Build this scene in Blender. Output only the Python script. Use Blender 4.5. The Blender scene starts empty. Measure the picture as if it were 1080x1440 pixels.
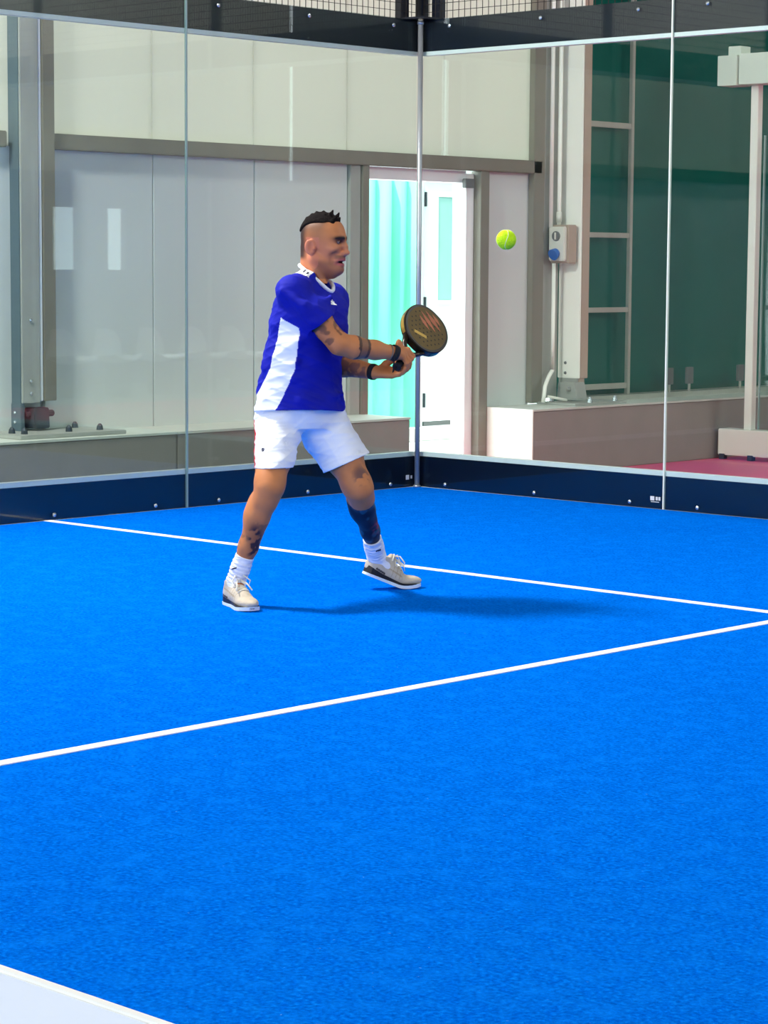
import bpy, math, random
import numpy as np
from mathutils import Vector, Matrix
from mathutils.bvhtree import BVHTree
random.seed(7); rng = np.random.default_rng(7)
C = bpy.context.scene.collection
scene = bpy.context.scene

# ------------------------------------------------------------------ camera
cam_data = bpy.data.cameras.new('camera'); cam = bpy.data.objects.new('camera', cam_data); C.objects.link(cam)
AZ, PITCH, ROLL, FPX = 2.3305, 0.1047, 0.0067, 3308.9
_f = Vector((math.cos(AZ)*math.cos(PITCH), math.sin(AZ)*math.cos(PITCH), -math.sin(PITCH)))
_r = _f.cross(Vector((0, 0, 1))).normalized(); _u = _r.cross(_f)
_r2 = _r*math.cos(ROLL)+_u*math.sin(ROLL); _u2 = _u*math.cos(ROLL)-_r*math.sin(ROLL)
M = Matrix((_r2, _u2, -_f)).transposed().to_4x4(); M.translation = Vector((10.4025, -11.26, 1.4407))
cam.matrix_world = M
cam_data.sensor_fit = 'VERTICAL'; cam_data.sensor_height = 36.0; cam_data.lens = FPX/1440*36.0
cam_data.clip_start = 0.05; cam_data.clip_end = 200
scene.camera = cam

# ------------------------------------------------------------------ world, sun, key flood, added fill lights, exposure
world = bpy.data.worlds.new('world'); scene.world = world; world.use_nodes = True
bg = world.node_tree.nodes['Background']; bg.inputs[0].default_value = (0.86, 0.95, 1.0, 1); bg.inputs[1].default_value = 5.6
sd = bpy.data.lights.new('sun', 'SUN'); sd.energy = 7.5; sd.angle = 0.03; sd.color = (1, .96, .9)
sun = bpy.data.objects.new('sun', sd); C.objects.link(sun)
sun.rotation_euler = Vector((-0.13, 0.5, -1.0)).to_track_quat('-Z', 'Y').to_euler()
def area(name, loc, target, size, power, col=(1, 1, 1), sy=None):
    d = bpy.data.lights.new(name, 'AREA'); d.energy = power; d.size = size; d.color = col
    if sy: d.shape = 'RECTANGLE'; d.size_y = sy
    o = bpy.data.objects.new(name, d); C.objects.link(o); o.location = loc
    o.rotation_euler = (Vector(target)-Vector(loc)).to_track_quat('-Z', 'Y').to_euler(); return o
area('flood_and_fill_light', (0.2, -5.75, 6.0), (3.2, -4.4, 0.5), 0.9, 680, (1, .97, .93))
area('flood_and_fill_light', (11.2, -6.0, 6.2), (4, -4, 0), 1.1, 60, (1, .97, .93))  # unseen fill light added on the court's other side
area('flood_and_fill_light', (11.2, -14., 6.2), (5, -6, 0), 1.1, 60, (1, .97, .93))  # added fill from behind the camera, no visible lamp
area('flood_and_fill_light', (0.2, -14., 6.0), (4, -6, 0), 1.1, 110, (1, .97, .93))  # added fill past the net, source unseen
area('hall_fill_light', (7.0, -9.0, 6.8), (7.0, -9.0, 0), 5.0, 260, (.92, .98, 1), 12.0)  # unseen overhead fill added for the court
area('hall_fill_light', (1.6, 1.0, 6.8), (-1.2, 1.0, 1.0), 1.2, 240, (.93, .99, 1), 16.0)  # unseen light added to lift the left hall wall
area('hall_fill_light', (11.6, 6.0, 6.6), (10.9, 7.2, 0), 1.2, 900, (.95, .99, 1), 6.0)  # unseen light added to brighten the reflected seats
scene.view_settings.view_transform = 'Standard'; scene.view_settings.look = 'None'
scene.view_settings.exposure = 0.0; scene.view_settings.gamma = 1.0; scene.view_settings.use_curve_mapping = False

# ------------------------------------------------------------------ materials
def srgb(r, g, b):
    def f(c):
        c /= 255.0
        return c/12.92 if c <= 0.04045 else ((c+0.055)/1.055)**2.4
    return (f(r), f(g), f(b))
def mat(name, col, rough=.6, metal=0.0, var=0.0, scale=8.0, bump=0.0, bscale=60.0, stretch=(1, 1, 1), spec=.5, emit=None, estr=0):
    m = bpy.data.materials.new(name); m.use_nodes = True; nt = m.node_tree; p = nt.nodes['Principled BSDF']
    p.inputs['Base Color'].default_value = (*col, 1); p.inputs['Roughness'].default_value = rough; p.inputs['Metallic'].default_value = metal
    p.inputs['Specular IOR Level'].default_value = spec
    if emit: p.inputs['Emission Color'].default_value = (*emit, 1); p.inputs['Emission Strength'].default_value = estr
    if var or bump:
        tc = nt.nodes.new('ShaderNodeTexCoord'); mp = nt.nodes.new('ShaderNodeMapping'); mp.inputs['Scale'].default_value = stretch
        nt.links.new(tc.outputs['Object'], mp.inputs['Vector'])
    if var:
        n = nt.nodes.new('ShaderNodeTexNoise'); n.inputs['Scale'].default_value = scale; n.inputs['Detail'].default_value = 5
        nt.links.new(mp.outputs[0], n.inputs['Vector'])
        mx = nt.nodes.new('ShaderNodeMix'); mx.data_type = 'RGBA'
        mx.inputs['A'].default_value = (*[max(0, c*(1-var)) for c in col], 1); mx.inputs['B'].default_value = (*[min(1, c*(1+var)) for c in col], 1)
        nt.links.new(n.outputs['Fac'], mx.inputs['Factor']); nt.links.new(mx.outputs['Result'], p.inputs['Base Color'])
    if bump:
        n2 = nt.nodes.new('ShaderNodeTexNoise'); n2.inputs['Scale'].default_value = bscale; n2.inputs['Detail'].default_value = 3
        nt.links.new(mp.outputs[0], n2.inputs['Vector'])
        b = nt.nodes.new('ShaderNodeBump'); b.inputs['Strength'].default_value = bump; b.inputs['Distance'].default_value = .01
        nt.links.new(n2.outputs['Fac'], b.inputs['Height']); nt.links.new(b.outputs[0], p.inputs['Normal'])
    return m
def mat_attr(name, rough=.6, bump=0, bscale=60, stretch=(1, 1, 1), spec=.4, sss=0, sheen=0):
    m = mat(name, (1, 1, 1), rough, bump=bump, bscale=bscale, stretch=stretch, spec=spec)
    nt = m.node_tree; a = nt.nodes.new('ShaderNodeAttribute'); a.attribute_name = 'Col'
    p = nt.nodes['Principled BSDF']; nt.links.new(a.outputs['Color'], p.inputs['Base Color'])
    if sheen: p.inputs['Sheen Weight'].default_value = sheen
    return m
def mat_glass(name, tint=(.935, .985, .968)):
    m = bpy.data.materials.new(name); m.use_nodes = True; nt = m.node_tree; nt.nodes.clear()
    o = nt.nodes.new('ShaderNodeOutputMaterial'); mx = nt.nodes.new('ShaderNodeMixShader'); t = nt.nodes.new('ShaderNodeBsdfTransparent')
    g = nt.nodes.new('ShaderNodeBsdfGlossy'); fr = nt.nodes.new('ShaderNodeFresnel')
    ge = nt.nodes.new('ShaderNodeNewGeometry'); mr = nt.nodes.new('ShaderNodeMapRange')      # index seen from inside the pane is the inverse
    mr.inputs['To Min'].default_value = 1.40; mr.inputs['To Max'].default_value = 1/1.40
    nt.links.new(ge.outputs['Backfacing'], mr.inputs['Value']); nt.links.new(mr.outputs[0], fr.inputs['IOR'])
    t.inputs[0].default_value = (*tint, 1); g.inputs['Roughness'].default_value = 0.0
    nt.links.new(fr.outputs[0], mx.inputs[0]); nt.links.new(t.outputs[0], mx.inputs[1]); nt.links.new(g.outputs[0], mx.inputs[2]); nt.links.new(mx.outputs[0], o.inputs[0])
    return m
def mat_translucent(name, col, trans=.5, var=.05, stretch=(1, 30, .3)):
    m = mat(name, col, .45, var=var, scale=2.5, stretch=stretch); nt = m.node_tree
    p = nt.nodes['Principled BSDF']; o = nt.nodes['Material Output']
    t = nt.nodes.new('ShaderNodeBsdfTranslucent'); t.inputs[0].default_value = (*col, 1)
    mx = nt.nodes.new('ShaderNodeMixShader'); mx.inputs[0].default_value = trans
    nt.links.new(p.outputs[0], mx.inputs[1]); nt.links.new(t.outputs[0], mx.inputs[2]); nt.links.new(mx.outputs[0], o.inputs[0])
    return m

def mat_turf():
    m = bpy.data.materials.new('blue_turf'); m.use_nodes = True; nt = m.node_tree; p = nt.nodes['Principled BSDF']
    p.inputs['Roughness'].default_value = .5; p.inputs['Specular IOR Level'].default_value = .0
    tc = nt.nodes.new('ShaderNodeTexCoord')
    def noise(s, d=4):
        n = nt.nodes.new('ShaderNodeTexNoise'); n.inputs['Scale'].default_value = s; n.inputs['Detail'].default_value = d
        nt.links.new(tc.outputs['Object'], n.inputs['Vector']); return n
    def ramp(n, *st):
        r = nt.nodes.new('ShaderNodeValToRGB'); e = r.color_ramp.elements
        e[0].position, e[0].color = st[0][0], (*st[0][1], 1); e[1].position, e[1].color = st[-1][0], (*st[-1][1], 1)
        for q, c in st[1:-1]:
            k = e.new(q); k.color = (*c, 1)
        nt.links.new(n.outputs['Fac'], r.inputs[0]); return r
    def mix(a, b, f, mode='MIX'):
        x = nt.nodes.new('ShaderNodeMix'); x.data_type = 'RGBA'; x.blend_type = mode
        nt.links.new(a, x.inputs['A']); nt.links.new(b, x.inputs['B'])
        if isinstance(f, float): x.inputs['Factor'].default_value = f
        else: nt.links.new(f, x.inputs['Factor'])
        return x.outputs['Result']
    base = ramp(noise(1.3, 6), (.3, (.0, .118, .68)), (.7, (.0, .158, .80)))
    fine = ramp(noise(78, 5), (.32, (.0, .070, .47)), (.56, (.0, .146, .76)), (.76, (.005, .28, .92)))
    c = mix(base.outputs[0], fine.outputs[0], .72)
    worn = ramp(noise(13, 9), (.47, (0, 0, 0)), (.72, (1, 1, 1)))
    w2 = nt.nodes.new('ShaderNodeRGB'); w2.outputs[0].default_value = (.002, .20, .90, 1)
    wf = nt.nodes.new('ShaderNodeMath'); wf.operation = 'MULTIPLY'; wf.inputs[1].default_value = .5; nt.links.new(worn.outputs[0], wf.inputs[0])
    c = mix(c, w2.outputs[0], wf.outputs[0])
    sand = ramp(noise(60, 2), (.74, (0, 0, 0)), (.79, (1, 1, 1)))
    w = nt.nodes.new('ShaderNodeRGB'); w.outputs[0].default_value = (.12, .38, .82, 1)
    sf = nt.nodes.new('ShaderNodeMath'); sf.operation = 'MULTIPLY'; sf.inputs[1].default_value = .75
    nt.links.new(sand.outputs[0], sf.inputs[0])
    c = mix(c, w.outputs[0], sf.outputs[0])
    nt.links.new(c, p.inputs['Base Color'])
    b = nt.nodes.new('ShaderNodeBump'); b.inputs['Strength'].default_value = .7; b.inputs['Distance'].default_value = .010
    nt.links.new(noise(110, 3).outputs['Fac'], b.inputs['Height']); nt.links.new(b.outputs[0], p.inputs['Normal'])
    p.inputs['Sheen Weight'].default_value = .08; p.inputs['Sheen Roughness'].default_value = .4; p.inputs['Sheen Tint'].default_value = (.0, .40, 1, 1)
    return m

m_turf = mat_turf()
m_line = mat('white_line_paint', (.92, .93, .95), .8, var=.04, scale=40, bump=.3, bscale=200)
m_red = mat('red_floor_coating', srgb(238, 90, 122), .45, var=.08, scale=3)
m_conc_floor = mat('grey_floor', srgb(120, 128, 134), .6, var=.1, scale=2)
m_glass = mat_glass('clear_glass')
m_glass_edge = mat('glass_edge', srgb(140, 162, 158), .4)
m_seal_lit = mat('lit_joint_seal', srgb(222, 226, 212), .4)  # lighter copy of the joint seal, front lighting put into the colour
m_black = mat('black_rail', srgb(5, 12, 30), .28, var=.1, scale=6, bump=.15, bscale=5)  # navy cast carries the blue turf's reflection in the base colour
m_white_strip = mat('white_strip', (.70, .70, .68), .5)
m_slate = mat('blue_grey_steel', srgb(82, 100, 108), .5, .2, var=.12, scale=7)
m_steel = mat('galvanised_steel', srgb(160, 162, 155), .5, .12, var=.14, scale=9, stretch=(1, 1, .4))
m_rail = mat('grey_painted_rail', srgb(128, 124, 112), .5, .2, var=.12, scale=6)
m_steel_dark = mat('dark_steel', srgb(62, 70, 76), .5, .5, var=.2, scale=14)
m_alu = mat('aluminium', srgb(178, 182, 184), .35, .6, var=.06, scale=20)
m_alu_frame = mat('aluminium_frame', srgb(176, 176, 164), .45, .3, var=.08, scale=12)
m_panel = mat('white_sandwich_panel', srgb(206, 210, 206), .38, var=.05, scale=1.2)
m_poly = mat_translucent('polycarbonate_sheet', srgb(206, 203, 193), .46)
m_white_paint = mat('white_painted_metal', srgb(242, 241, 230), .45, var=.03)
m_beige_profile = mat('beige_profile', srgb(176, 158, 140), .5, var=.05)
m_top_sheen = mat('ledge_top_sheen', srgb(196, 200, 190), .55, var=.06, scale=5)  # paler than the ledge front: grazing sheen put into the colour
m_concrete = mat('concrete_kerb', srgb(142, 136, 130), .7, var=.1, scale=5, bump=.15, bscale=30)
m_tarp = mat('green_tarpaulin', (.0, .100, .074), .5, var=.12, scale=2.2, bump=.08, bscale=3, spec=.12)
m_teal = mat('teal_tarpaulin', srgb(118, 234, 196), .6, var=.14, scale=2, stretch=(1, 3, .5))
m_out = mat('outdoor_paving', (.72, .72, .7), .8, var=.05)
m_out_white = mat('white_outdoor_frame', (.88, .88, .88), .5)
m_dull_glass = mat('dim_window_glass', srgb(165, 205, 200), .15, var=.1, scale=4)
m_wire = mat('black_wire', srgb(28, 22, 20), .5, .2)
m_chrome = mat('rivet_metal', srgb(200, 208, 212), .25, .8)
m_roof = mat('brown_roof_lining', srgb(64, 50, 40), .8, var=.2, scale=2)
m_wallfar = mat('grey_hall_cladding', srgb(104, 112, 114), .5, var=.05)
m_bwhite = mat('box_white', srgb(226, 234, 218), .5, var=.02)
m_plastic = mat('grey_white_plastic', srgb(214, 212, 200), .45)
m_bluecap = mat('blue_plastic', srgb(10, 92, 178), .4)
m_grey = mat('grey_plastic', srgb(96, 98, 98), .5)
m_seat = mat('white_seat_plastic', srgb(240, 242, 240), .35)

# ------------------------------------------------------------------ mesh helpers
class MB:
    def __init__(s): s.v = []; s.f = []
    def box(s, x0, x1, y0, y1, z0, z1):
        n = len(s.v)
        s.v += [(x0, y0, z0), (x1, y0, z0), (x1, y1, z0), (x0, y1, z0), (x0, y0, z1), (x1, y0, z1), (x1, y1, z1), (x0, y1, z1)]
        s.f += [tuple(n+i for i in q) for q in ((0, 3, 2, 1), (4, 5, 6, 7), (0, 1, 5, 4), (1, 2, 6, 5), (2, 3, 7, 6), (3, 0, 4, 7))]
        return s
    def tube(s, pts, r, n=10, cap=True, closed=False):
        pts = [Vector(p) for p in pts]; m = len(pts); rr = r if isinstance(r, (list, tuple)) else [r]*m
        rings = []; prev = None
        for i, p in enumerate(pts):
            if closed: t = (pts[(i+1) % m]-pts[i-1]).normalized()
            else: t = (pts[min(i+1, m-1)]-pts[max(i-1, 0)]).normalized()
            if prev is None:
                a = Vector((0, 0, 1)) if abs(t.z) < .9 else Vector((1, 0, 0)); u = t.cross(a).normalized()
            else: u = (prev-t*prev.dot(t)).normalized()
            w = t.cross(u); prev = u; b = len(s.v); rings.append(b)
            for k in range(n):
                an = 2*math.pi*k/n; s.v.append(tuple(p+(u*math.cos(an)+w*math.sin(an))*rr[i]))
        for i in range(m if closed else m-1):
            a, b = rings[i], rings[(i+1) % m]
            for k in range(n): s.f.append((a+k, a+(k+1) % n, b+(k+1) % n, b+k))
        if cap and not closed:
            s.f.append(tuple(rings[0]+k for k in reversed(range(n)))); s.f.append(tuple(rings[-1]+k for k in range(n)))
        return s
    def dome(s, c, ax, r, h, n=10):     # rivet or bolt head: flat dome along axis ax
        c = Vector(c); ax = Vector(ax).normalized()
        return s.tube([c, c+ax*h*.6, c+ax*h], [r, r*.85, r*.35], n)
    def prism(s, pts, axis, lo, hi):    # pts 2D outline in the two other axes
        n = len(s.v); k = len(pts)
        for val in (lo, hi):
            for (a, b) in pts:
                q = [0, 0, 0]; q[axis] = val; o = [i for i in range(3) if i != axis]; q[o[0]] = a; q[o[1]] = b; s.v.append(tuple(q))
        s.f.append(tuple(n+i for i in reversed(range(k)))); s.f.append(tuple(n+k+i for i in range(k)))
        for i in range(k): j = (i+1) % k; s.f.append((n+i, n+j, n+k+j, n+k+i))
        return s
    def build(s, name, m, parent=None, smooth=False, bevel=0.0, off=(0, 0, 0)):
        me = bpy.data.meshes.new(name)
        v = [(a-off[0], b-off[1], c-off[2]) for a, b, c in s.v] if any(off) else s.v
        me.from_pydata(v, [], s.f); me.materials.append(m)
        import bmesh
        bm = bmesh.new(); bm.from_mesh(me); bmesh.ops.recalc_face_normals(bm, faces=bm.faces)
        if bevel: bmesh.ops.bevel(bm, geom=bm.edges[:], offset=bevel, segments=2, affect='EDGES', clamp_overlap=True)
        bm.to_mesh(me); bm.free()
        if smooth: me.polygons.foreach_set('use_smooth', [True]*len(me.polygons))
        o = bpy.data.objects.new(name, me); C.objects.link(o)
        if parent: o.parent = parent
        return o
def tag(o, label=None, cat=None, group=None, kind=None):
    if label: o['label'] = label
    if cat: o['category'] = cat
    if group: o['group'] = group
    if kind: o['kind'] = kind
    return o
def empty(name, loc=(0, 0, 0), rz=0, **k):
    o = bpy.data.objects.new(name, None); o.empty_display_size = .1; C.objects.link(o); o.location = loc; o.rotation_euler = (0, 0, rz); return tag(o, **k)
def bx(name, m, parent, *b, bevel=0.0): return MB().box(*b).build(name, m, parent, bevel=bevel)
def share(o, name, loc, parent):      # another object on the same mesh
    c = bpy.data.objects.new(name, o.data); C.objects.link(c); c.location = loc; c.parent = parent; return c

ZH = -0.135      # level of the hall floor around the court slab
XW = -1.5        # plane of the hall's left wall
# ------------------------------------------------------------------ SETTING: floors, roof
floor = MB().box(0, 10.0, -20, 0, -.13, 0).build('floor', m_turf); tag(floor, 'bright blue artificial turf court floor with white lines', 'floor', kind='structure')
bx('court_line', m_line, floor, 0, 10, -3.075, -3.025, 0, .003)
bx('court_line', m_line, floor, 4.975, 5.025, -16.95, -2.83, 0, .0031)
bx('court_line', m_line, floor, 0, 10, -16.975, -16.925, 0, .003)
hf = MB().box(-1.45, 10.1, 1.2, 12, ZH-.1, ZH).build('floor', m_red); tag(hf, 'red coated hall floor beyond the glass', 'floor', kind='structure')
cf = MB().box(10.1, 14, -26, 12, ZH-.1, ZH).box(-1.45, 10.1, -26, 1.2, ZH-.1, ZH).build('floor', m_conc_floor); tag(cf, 'grey concrete hall floor on the camera side', 'floor', kind='structure')
roof = MB().prism([(-1.95, 4.55), (.6, 7.2), (14.2, 7.2), (14.2, 7.4), (.5, 7.4), (-1.95, 4.75)], 1, -26, 12.2).build('ceiling', m_roof); tag(roof, 'brown hall roof lining high above the court', 'ceiling', kind='structure')
# ------------------------------------------------------------------ SETTING: left hall wall with its panels, rail and door opening
wl = empty('wall_left', (XW, 0, ZH), label='pale panelled hall wall with translucent upper sheets and steel rail', cat='wall', kind='structure')
def wpart(name, m, *b, bevel=0.0):
    o = MB().box(*b).build(name, m, wl, bevel=bevel, off=(XW, 0, ZH)); return o
D0, D1, DT = 1.045, 2.235, 2.13          # door opening
bays = [(-21.78, -17.16), (-16.78, -12.16), (-11.78, -7.16), (-6.78, -2.12), (-1.88, 0.87)]
for (a, b) in bays:
    n = max(1, round((b-a)/.92)); w = (b-a)/n
    for k in range(n): wpart('wall_panel', m_panel, XW-.06, XW, a+k*w+.004, a+(k+1)*w-.004, ZH, 2.16, bevel=.003)
    n = max(1, round((b-a)/1.05)); w = (b-a)/n
    for k in range(n): wpart('polycarbonate_panel', m_poly, XW-.03, XW-.01, a+k*w+.003, a+(k+1)*w-.003, 2.16, 4.6)
for a, b in ((.87, 1.9), (1.9, 2.95)): wpart('polycarbonate_panel', m_poly, XW-.03, XW-.01, a+.003, b-.003, 2.25, 4.6)
for y in (-1.96, -6.97, -11.97, -16.97): wpart('wall_panel', m_panel, XW-.07, XW-.03, y-.21, y+.19, ZH, 2.16)
wpart('wall_panel', m_panel, XW-.06, XW, 2.36, 2.90, ZH, 2.16, bevel=.003)
wpart('rail', m_rail, XW-.02, XW+.06, -1.862, 2.97, 2.15, 2.25, bevel=.006)
wpart('rail_end_cap', m_steel_dark, XW-.015, XW+.055, 2.97, 2.985, 2.155, 2.245)
for a, b in ((-6.78, -2.2), (-11.78, -4.6), (-16.78, -12.2)):
    wpart('rail', m_rail, XW-.02, XW+.06, a, b, 2.15, 2.25, bevel=.006)
# ledge running under the wall, broken by the doorway
lg = empty('trim_1', (-1.25, -5, ZH), label='grey concrete ledge under the left hall wall', cat='ledge', kind='structure')
def lpart(name, m, par, off, *b, bevel=0.0): return MB().box(*b).build(name, m, par, bevel=bevel, off=off)
lo = (-1.25, -5, ZH)
for k, (a, b) in enumerate(((-21.5, -16), (-16, -11), (-11, -6), (-6, -1.2), (-1.2, 1.01))):
    lpart('ledge_block', m_concrete, lg, lo, -1.62, -1.0, a+.002, b-.002, ZH, .345, bevel=.006)
    lpart('top_sheen_slab', m_top_sheen, lg, lo, -1.62, -.995, a+.001, b-.001, .345, .36)  # thin slab added to carry the painted sheen of the top
lg2 = empty('trim_2', (-1.25, 5, ZH), label='tan concrete ledge under the green tarpaulin, right of the doorway', cat='ledge', kind='structure')
lo2 = (-1.25, 5, ZH)
lpart('ledge_block', m_concrete, lg2, lo2, -1.62, -1.0, 2.375, 6.2, ZH, .345, bevel=.006)
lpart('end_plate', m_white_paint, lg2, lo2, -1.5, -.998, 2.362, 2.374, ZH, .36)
lpart('top_sheen_slab', m_top_sheen, lg2, lo2, -1.62, -.995, 2.375, 11.5, .345, .36)
lpart('ledge_block', m_concrete, lg2, lo2, -1.62, -1.0, 6.204, 11.5, ZH, .345, bevel=.006)
lpart('capping_strip', m_alu_frame, lg2, lo2, -1.62, -1.38, 3.44, 11.5, .36, .40)
jb = MB().box(-1.0, -.985, -.62, -.56, .03, .09); jb.dome((-.985, -.59, .06), (1, 0, 0), .016, .01)
jb.build('junction_box', m_alu, lg, off=lo)
jb2 = MB().box(-1.0, -.985, .42, .48, .03, .09); jb2.dome((-.985, .45, .06), (1, 0, 0), .016, .01)
jb2.build('junction_box', m_alu, lg, off=lo)
# door opening frame
dr = empty('door_1', (XW, 1.64, ZH), label='open doorway with grey steel jambs and white frame', cat='door', kind='structure')
do = (XW, 1.64, ZH)
def dpart(name, m, *b, bevel=.003): return MB().box(*b).build(name, m, dr, bevel=bevel, off=do)
dpart('steel_jamb', m_steel, XW-.05, XW+.03, .87, .975, ZH, 2.15)
dpart('steel_jamb', m_rail, XW-.02, XW+.05, .98, 1.045, ZH, 2.15)
dpart('steel_jamb', m_rail, XW-.05, XW+.05, 2.262, 2.36, ZH, 2.15)
dpart('door_frame', m_out_white, XW-.16, XW-.02, 1.047, 1.10, ZH, 2.13)
dpart('door_frame', m_out_white, XW-.16, XW-.02, 2.17, 2.26, ZH, 2.13)
dpart('door_frame', m_out_white, XW-.16, XW-.02, 1.10, 2.17, 2.06, 2.15)
MB().box(XW-.0, XW+.04, 2.10, 2.20, 2.02, 2.09).build('door_closer', m_grey, dr, off=do, bevel=.004)
# ------------------------------------------------------------------ outdoors past the doorway
og = MB().box(-9, -1.45, -26, 14, ZH-.12, ZH-.02).build('floor', m_out); tag(og, 'sunlit white paving outside the doorway', 'floor', kind='structure')
sl = MB().box(-6.0, -4.05, .5, 8, ZH-.02, -.035).build('outdoor_step', m_out, bevel=.01); tag(sl, 'pale raised step outside the open doorway', 'step')
n = 60
tv = MB(); XT = -4.2
for i in range(n+1):
    y = 3.0+(4.52-3.0)*i/n; x = XT+.035*math.sin(i*.75)+.02*math.sin(i*.31+1)
    tv.v += [(x, y, -.034), (x+.004, y, 2.30), (x-.012, y, -.034), (x-.008, y, 2.30)]
for i in range(n):
    a = 4*i; b = a+4; tv.f += [(a, b, b+1, a+1), (a+2, a+3, b+3, b+2), (a+1, b+1, b+3, a+3), (a, a+2, b+2, b)]
tt = tv.build('hanging_tarpaulin', m_teal, smooth=True); tag(tt, 'bright turquoise tarpaulin hanging outside the doorway', 'tarpaulin')
gd = empty('glazed_door', (-4.2, 4.9, -.035), label='white outdoor door with a tall frosted window, seen through the doorway', cat='door')
go = (-4.2, 4.9, -.035)
def gpart(name, m, *b, bevel=.004): return MB().box(*b).build(name, m, gd, bevel=bevel, off=go)
gpart('door_frame', m_out_white, -4.28, -4.19, 4.52, 4.605, -.035, 2.4)
gpart('door_frame', m_out_white, -4.28, -4.19, 5.19, 5.75, -.035, 2.4)
gpart('door_frame', m_out_white, -4.28, -4.19, 4.605, 5.19, 2.235, 2.4)
leaf = gpart('door_leaf', m_out_white, -4.25, -4.20, 4.615, 5.18, .02, 2.22)
gpart('window_pane', m_dull_glass, -4.202, -4.192, 4.80, 5.10, 1.12, 2.06)
for (a, b, c, d) in ((4.77, 4.80, 1.09, 2.09), (5.10, 5.13, 1.09, 2.09), (4.80, 5.10, 1.09, 1.12), (4.80, 5.10, 2.06, 2.09)): gpart('window_bead', m_out_white, -4.202, -4.185, a, b, c, d)
gpart('bottom_seal', m_grey, -4.202, -4.18, 4.61, 5.16, -.03, .012)
gpart('top_seal', m_grey, -4.202, -4.185, 4.62, 5.16, 2.212, 2.228)
for z in (.14, 1.02, 1.97): gpart('hinge', m_steel_dark, -4.202, -4.183, 4.618, 4.640, z, z+.13, bevel=.002)

# ------------------------------------------------------------------ steel columns
def bolts(name, pts, ax, r, h, m, par, off):
    for p in pts: MB().dome(p, ax, r, h).build(name, m, par, smooth=False, off=off)
def column_left(y, label):
    c = empty('steel_column', (XW, y, .36), label=label, cat='column'); off = (XW, y, .36)
    P = lambda nm, m, *b, bevel=.004: MB().box(*b).build(nm, m, c, bevel=bevel, off=off)
    P('web', m_slate, -1.52, -1.405, y-.165, y-.15, .52, 4.5)
    P('flange', m_steel, -1.405, -1.39, y-.165, y-.022, .56, 4.5)
    P('flange', m_rail, -1.46, -1.39, y+.012, y+.108, .57, 4.5)
    P('lit_gap_strip', m_out_white, -1.47, -1.40, y-.018, y+.008, .57, 4.5)  # white strip added in place of the bright lit gap between flanges
    P('web_foot', m_slate, -1.52, -1.40, y-.17, y-.14, .38, .56)
    ft = MB(); ft.prism([(-1.48, .40), (-1.36, .40), (-1.37, .53), (-1.47, .53)], 1, y-.09, y+.03)
    ft.tube([(-1.42, y-.12, .49), (-1.42, y+.10, .49)], .022)
    ft.build('pivot_foot', m_steel_dark, c, off=off, bevel=.006)
    P('base_plate', m_steel, -1.55, -1.08, y-.42, y+.42, .36, .385)
    bolts('bolt', [(-1.2, y-.3, .385), (-1.2, y+.3, .385), (-1.2, y+.05, .385), (-1.45, y+.3, .385), (-1.3, y-.32, .385)], (0, 0, 1), .022, .04, m_steel_dark, c, off)
    bolts('rivet', [(-1.385, y-.10, .62), (-1.385, y-.10, .70), (-1.385, y-.10, 1.08)], (1, 0, 0), .014, .01, m_chrome, c, off)
    bolts('rivet', [(-1.46, y-.17, .44), (-1.46, y-.17, .5)], (0, -1, 0), .012, .01, m_chrome, c, off)
    return c
column_left(-1.975, 'tall galvanised steel column on the ledge at the left edge, left of the grey rail')
for k, y in enumerate((-6.97, -11.97, -16.97)): column_left(y, ('galvanised column one bay beyond the left edge', 'galvanised column two bays beyond the left edge', 'galvanised column three bays beyond the left edge')[k])
y0 = 3.15
c2 = empty('steel_column', (XW, y0, .36), label='pale steel column with cable conduits between doorway and green tarpaulin', cat='column'); off2 = (XW, y0, .36)
P2 = lambda nm, m, *b, bevel=.004: MB().box(*b).build(nm, m, c2, bevel=bevel, off=off2)
P2('flange', m_rail, -1.50, -1.44, 2.872, 3.00, .37, 4.5)
P2('flange', m_steel_dark, -1.50, -1.46, 3.004, 3.02, .37, 4.5)
P2('backing', m_steel, -1.52, -1.47, 3.02, 3.22, .40, 4.5)
P2('side_face', m_white_paint, -1.47, -1.25, 3.225, 3.24, .56, 4.5)
P2('front_face', m_beige_profile, -1.27, -1.25, 3.24, 3.335, .56, 4.5)
P2('foot_plate', m_steel, -1.46, -1.27, 3.226, 3.245, .42, .56)
P2('foot_plate', m_beige_profile, -1.29, -1.27, 3.245, 3.32, .44, .56)
bolts('bolt', [(-1.39, 3.225, z) for z in (.60, .68)]+[(-1.39, 3.226, .5)], (0, -1, 0), .013, .01, m_grey, c2, off2)
ft = MB(); ft.prism([(-1.43, .40), (-1.22, .40), (-1.25, .53), (-1.42, .53)], 1, 3.17, 3.30); ft.tube([(-1.3, 3.12, .48), (-1.3, 3.36, .48)], .02)
ft.build('pivot_foot', m_steel, c2, off=off2, bevel=.006)
P2('base_plate', m_steel, -1.45, -1.06, 2.95, 3.60, .36, .38)
bolts('bolt', [(-1.10, 3.18, .38), (-1.12, 3.52, .38), (-1.38, 3.05, .38)], (0, 0, 1), .02, .045, m_chrome, c2, off2)
MB().tube([(-1.43, 3.07, 4.5), (-1.43, 3.07, 1.74)], .016).build('conduit', m_white_paint, c2, smooth=True, off=off2)
MB().tube([(-1.41, 3.145, 4.5), (-1.41, 3.145, 2.0), (-1.41, 3.145, 1.76)], .017).build('conduit', m_white_paint, c2, smooth=True, off=off2)
MB().tube([(-1.41, 3.145, 1.86), (-1.41, 3.145, 1.78)], .023).build('conduit_gland', m_plastic, c2, smooth=True, off=off2)
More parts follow.
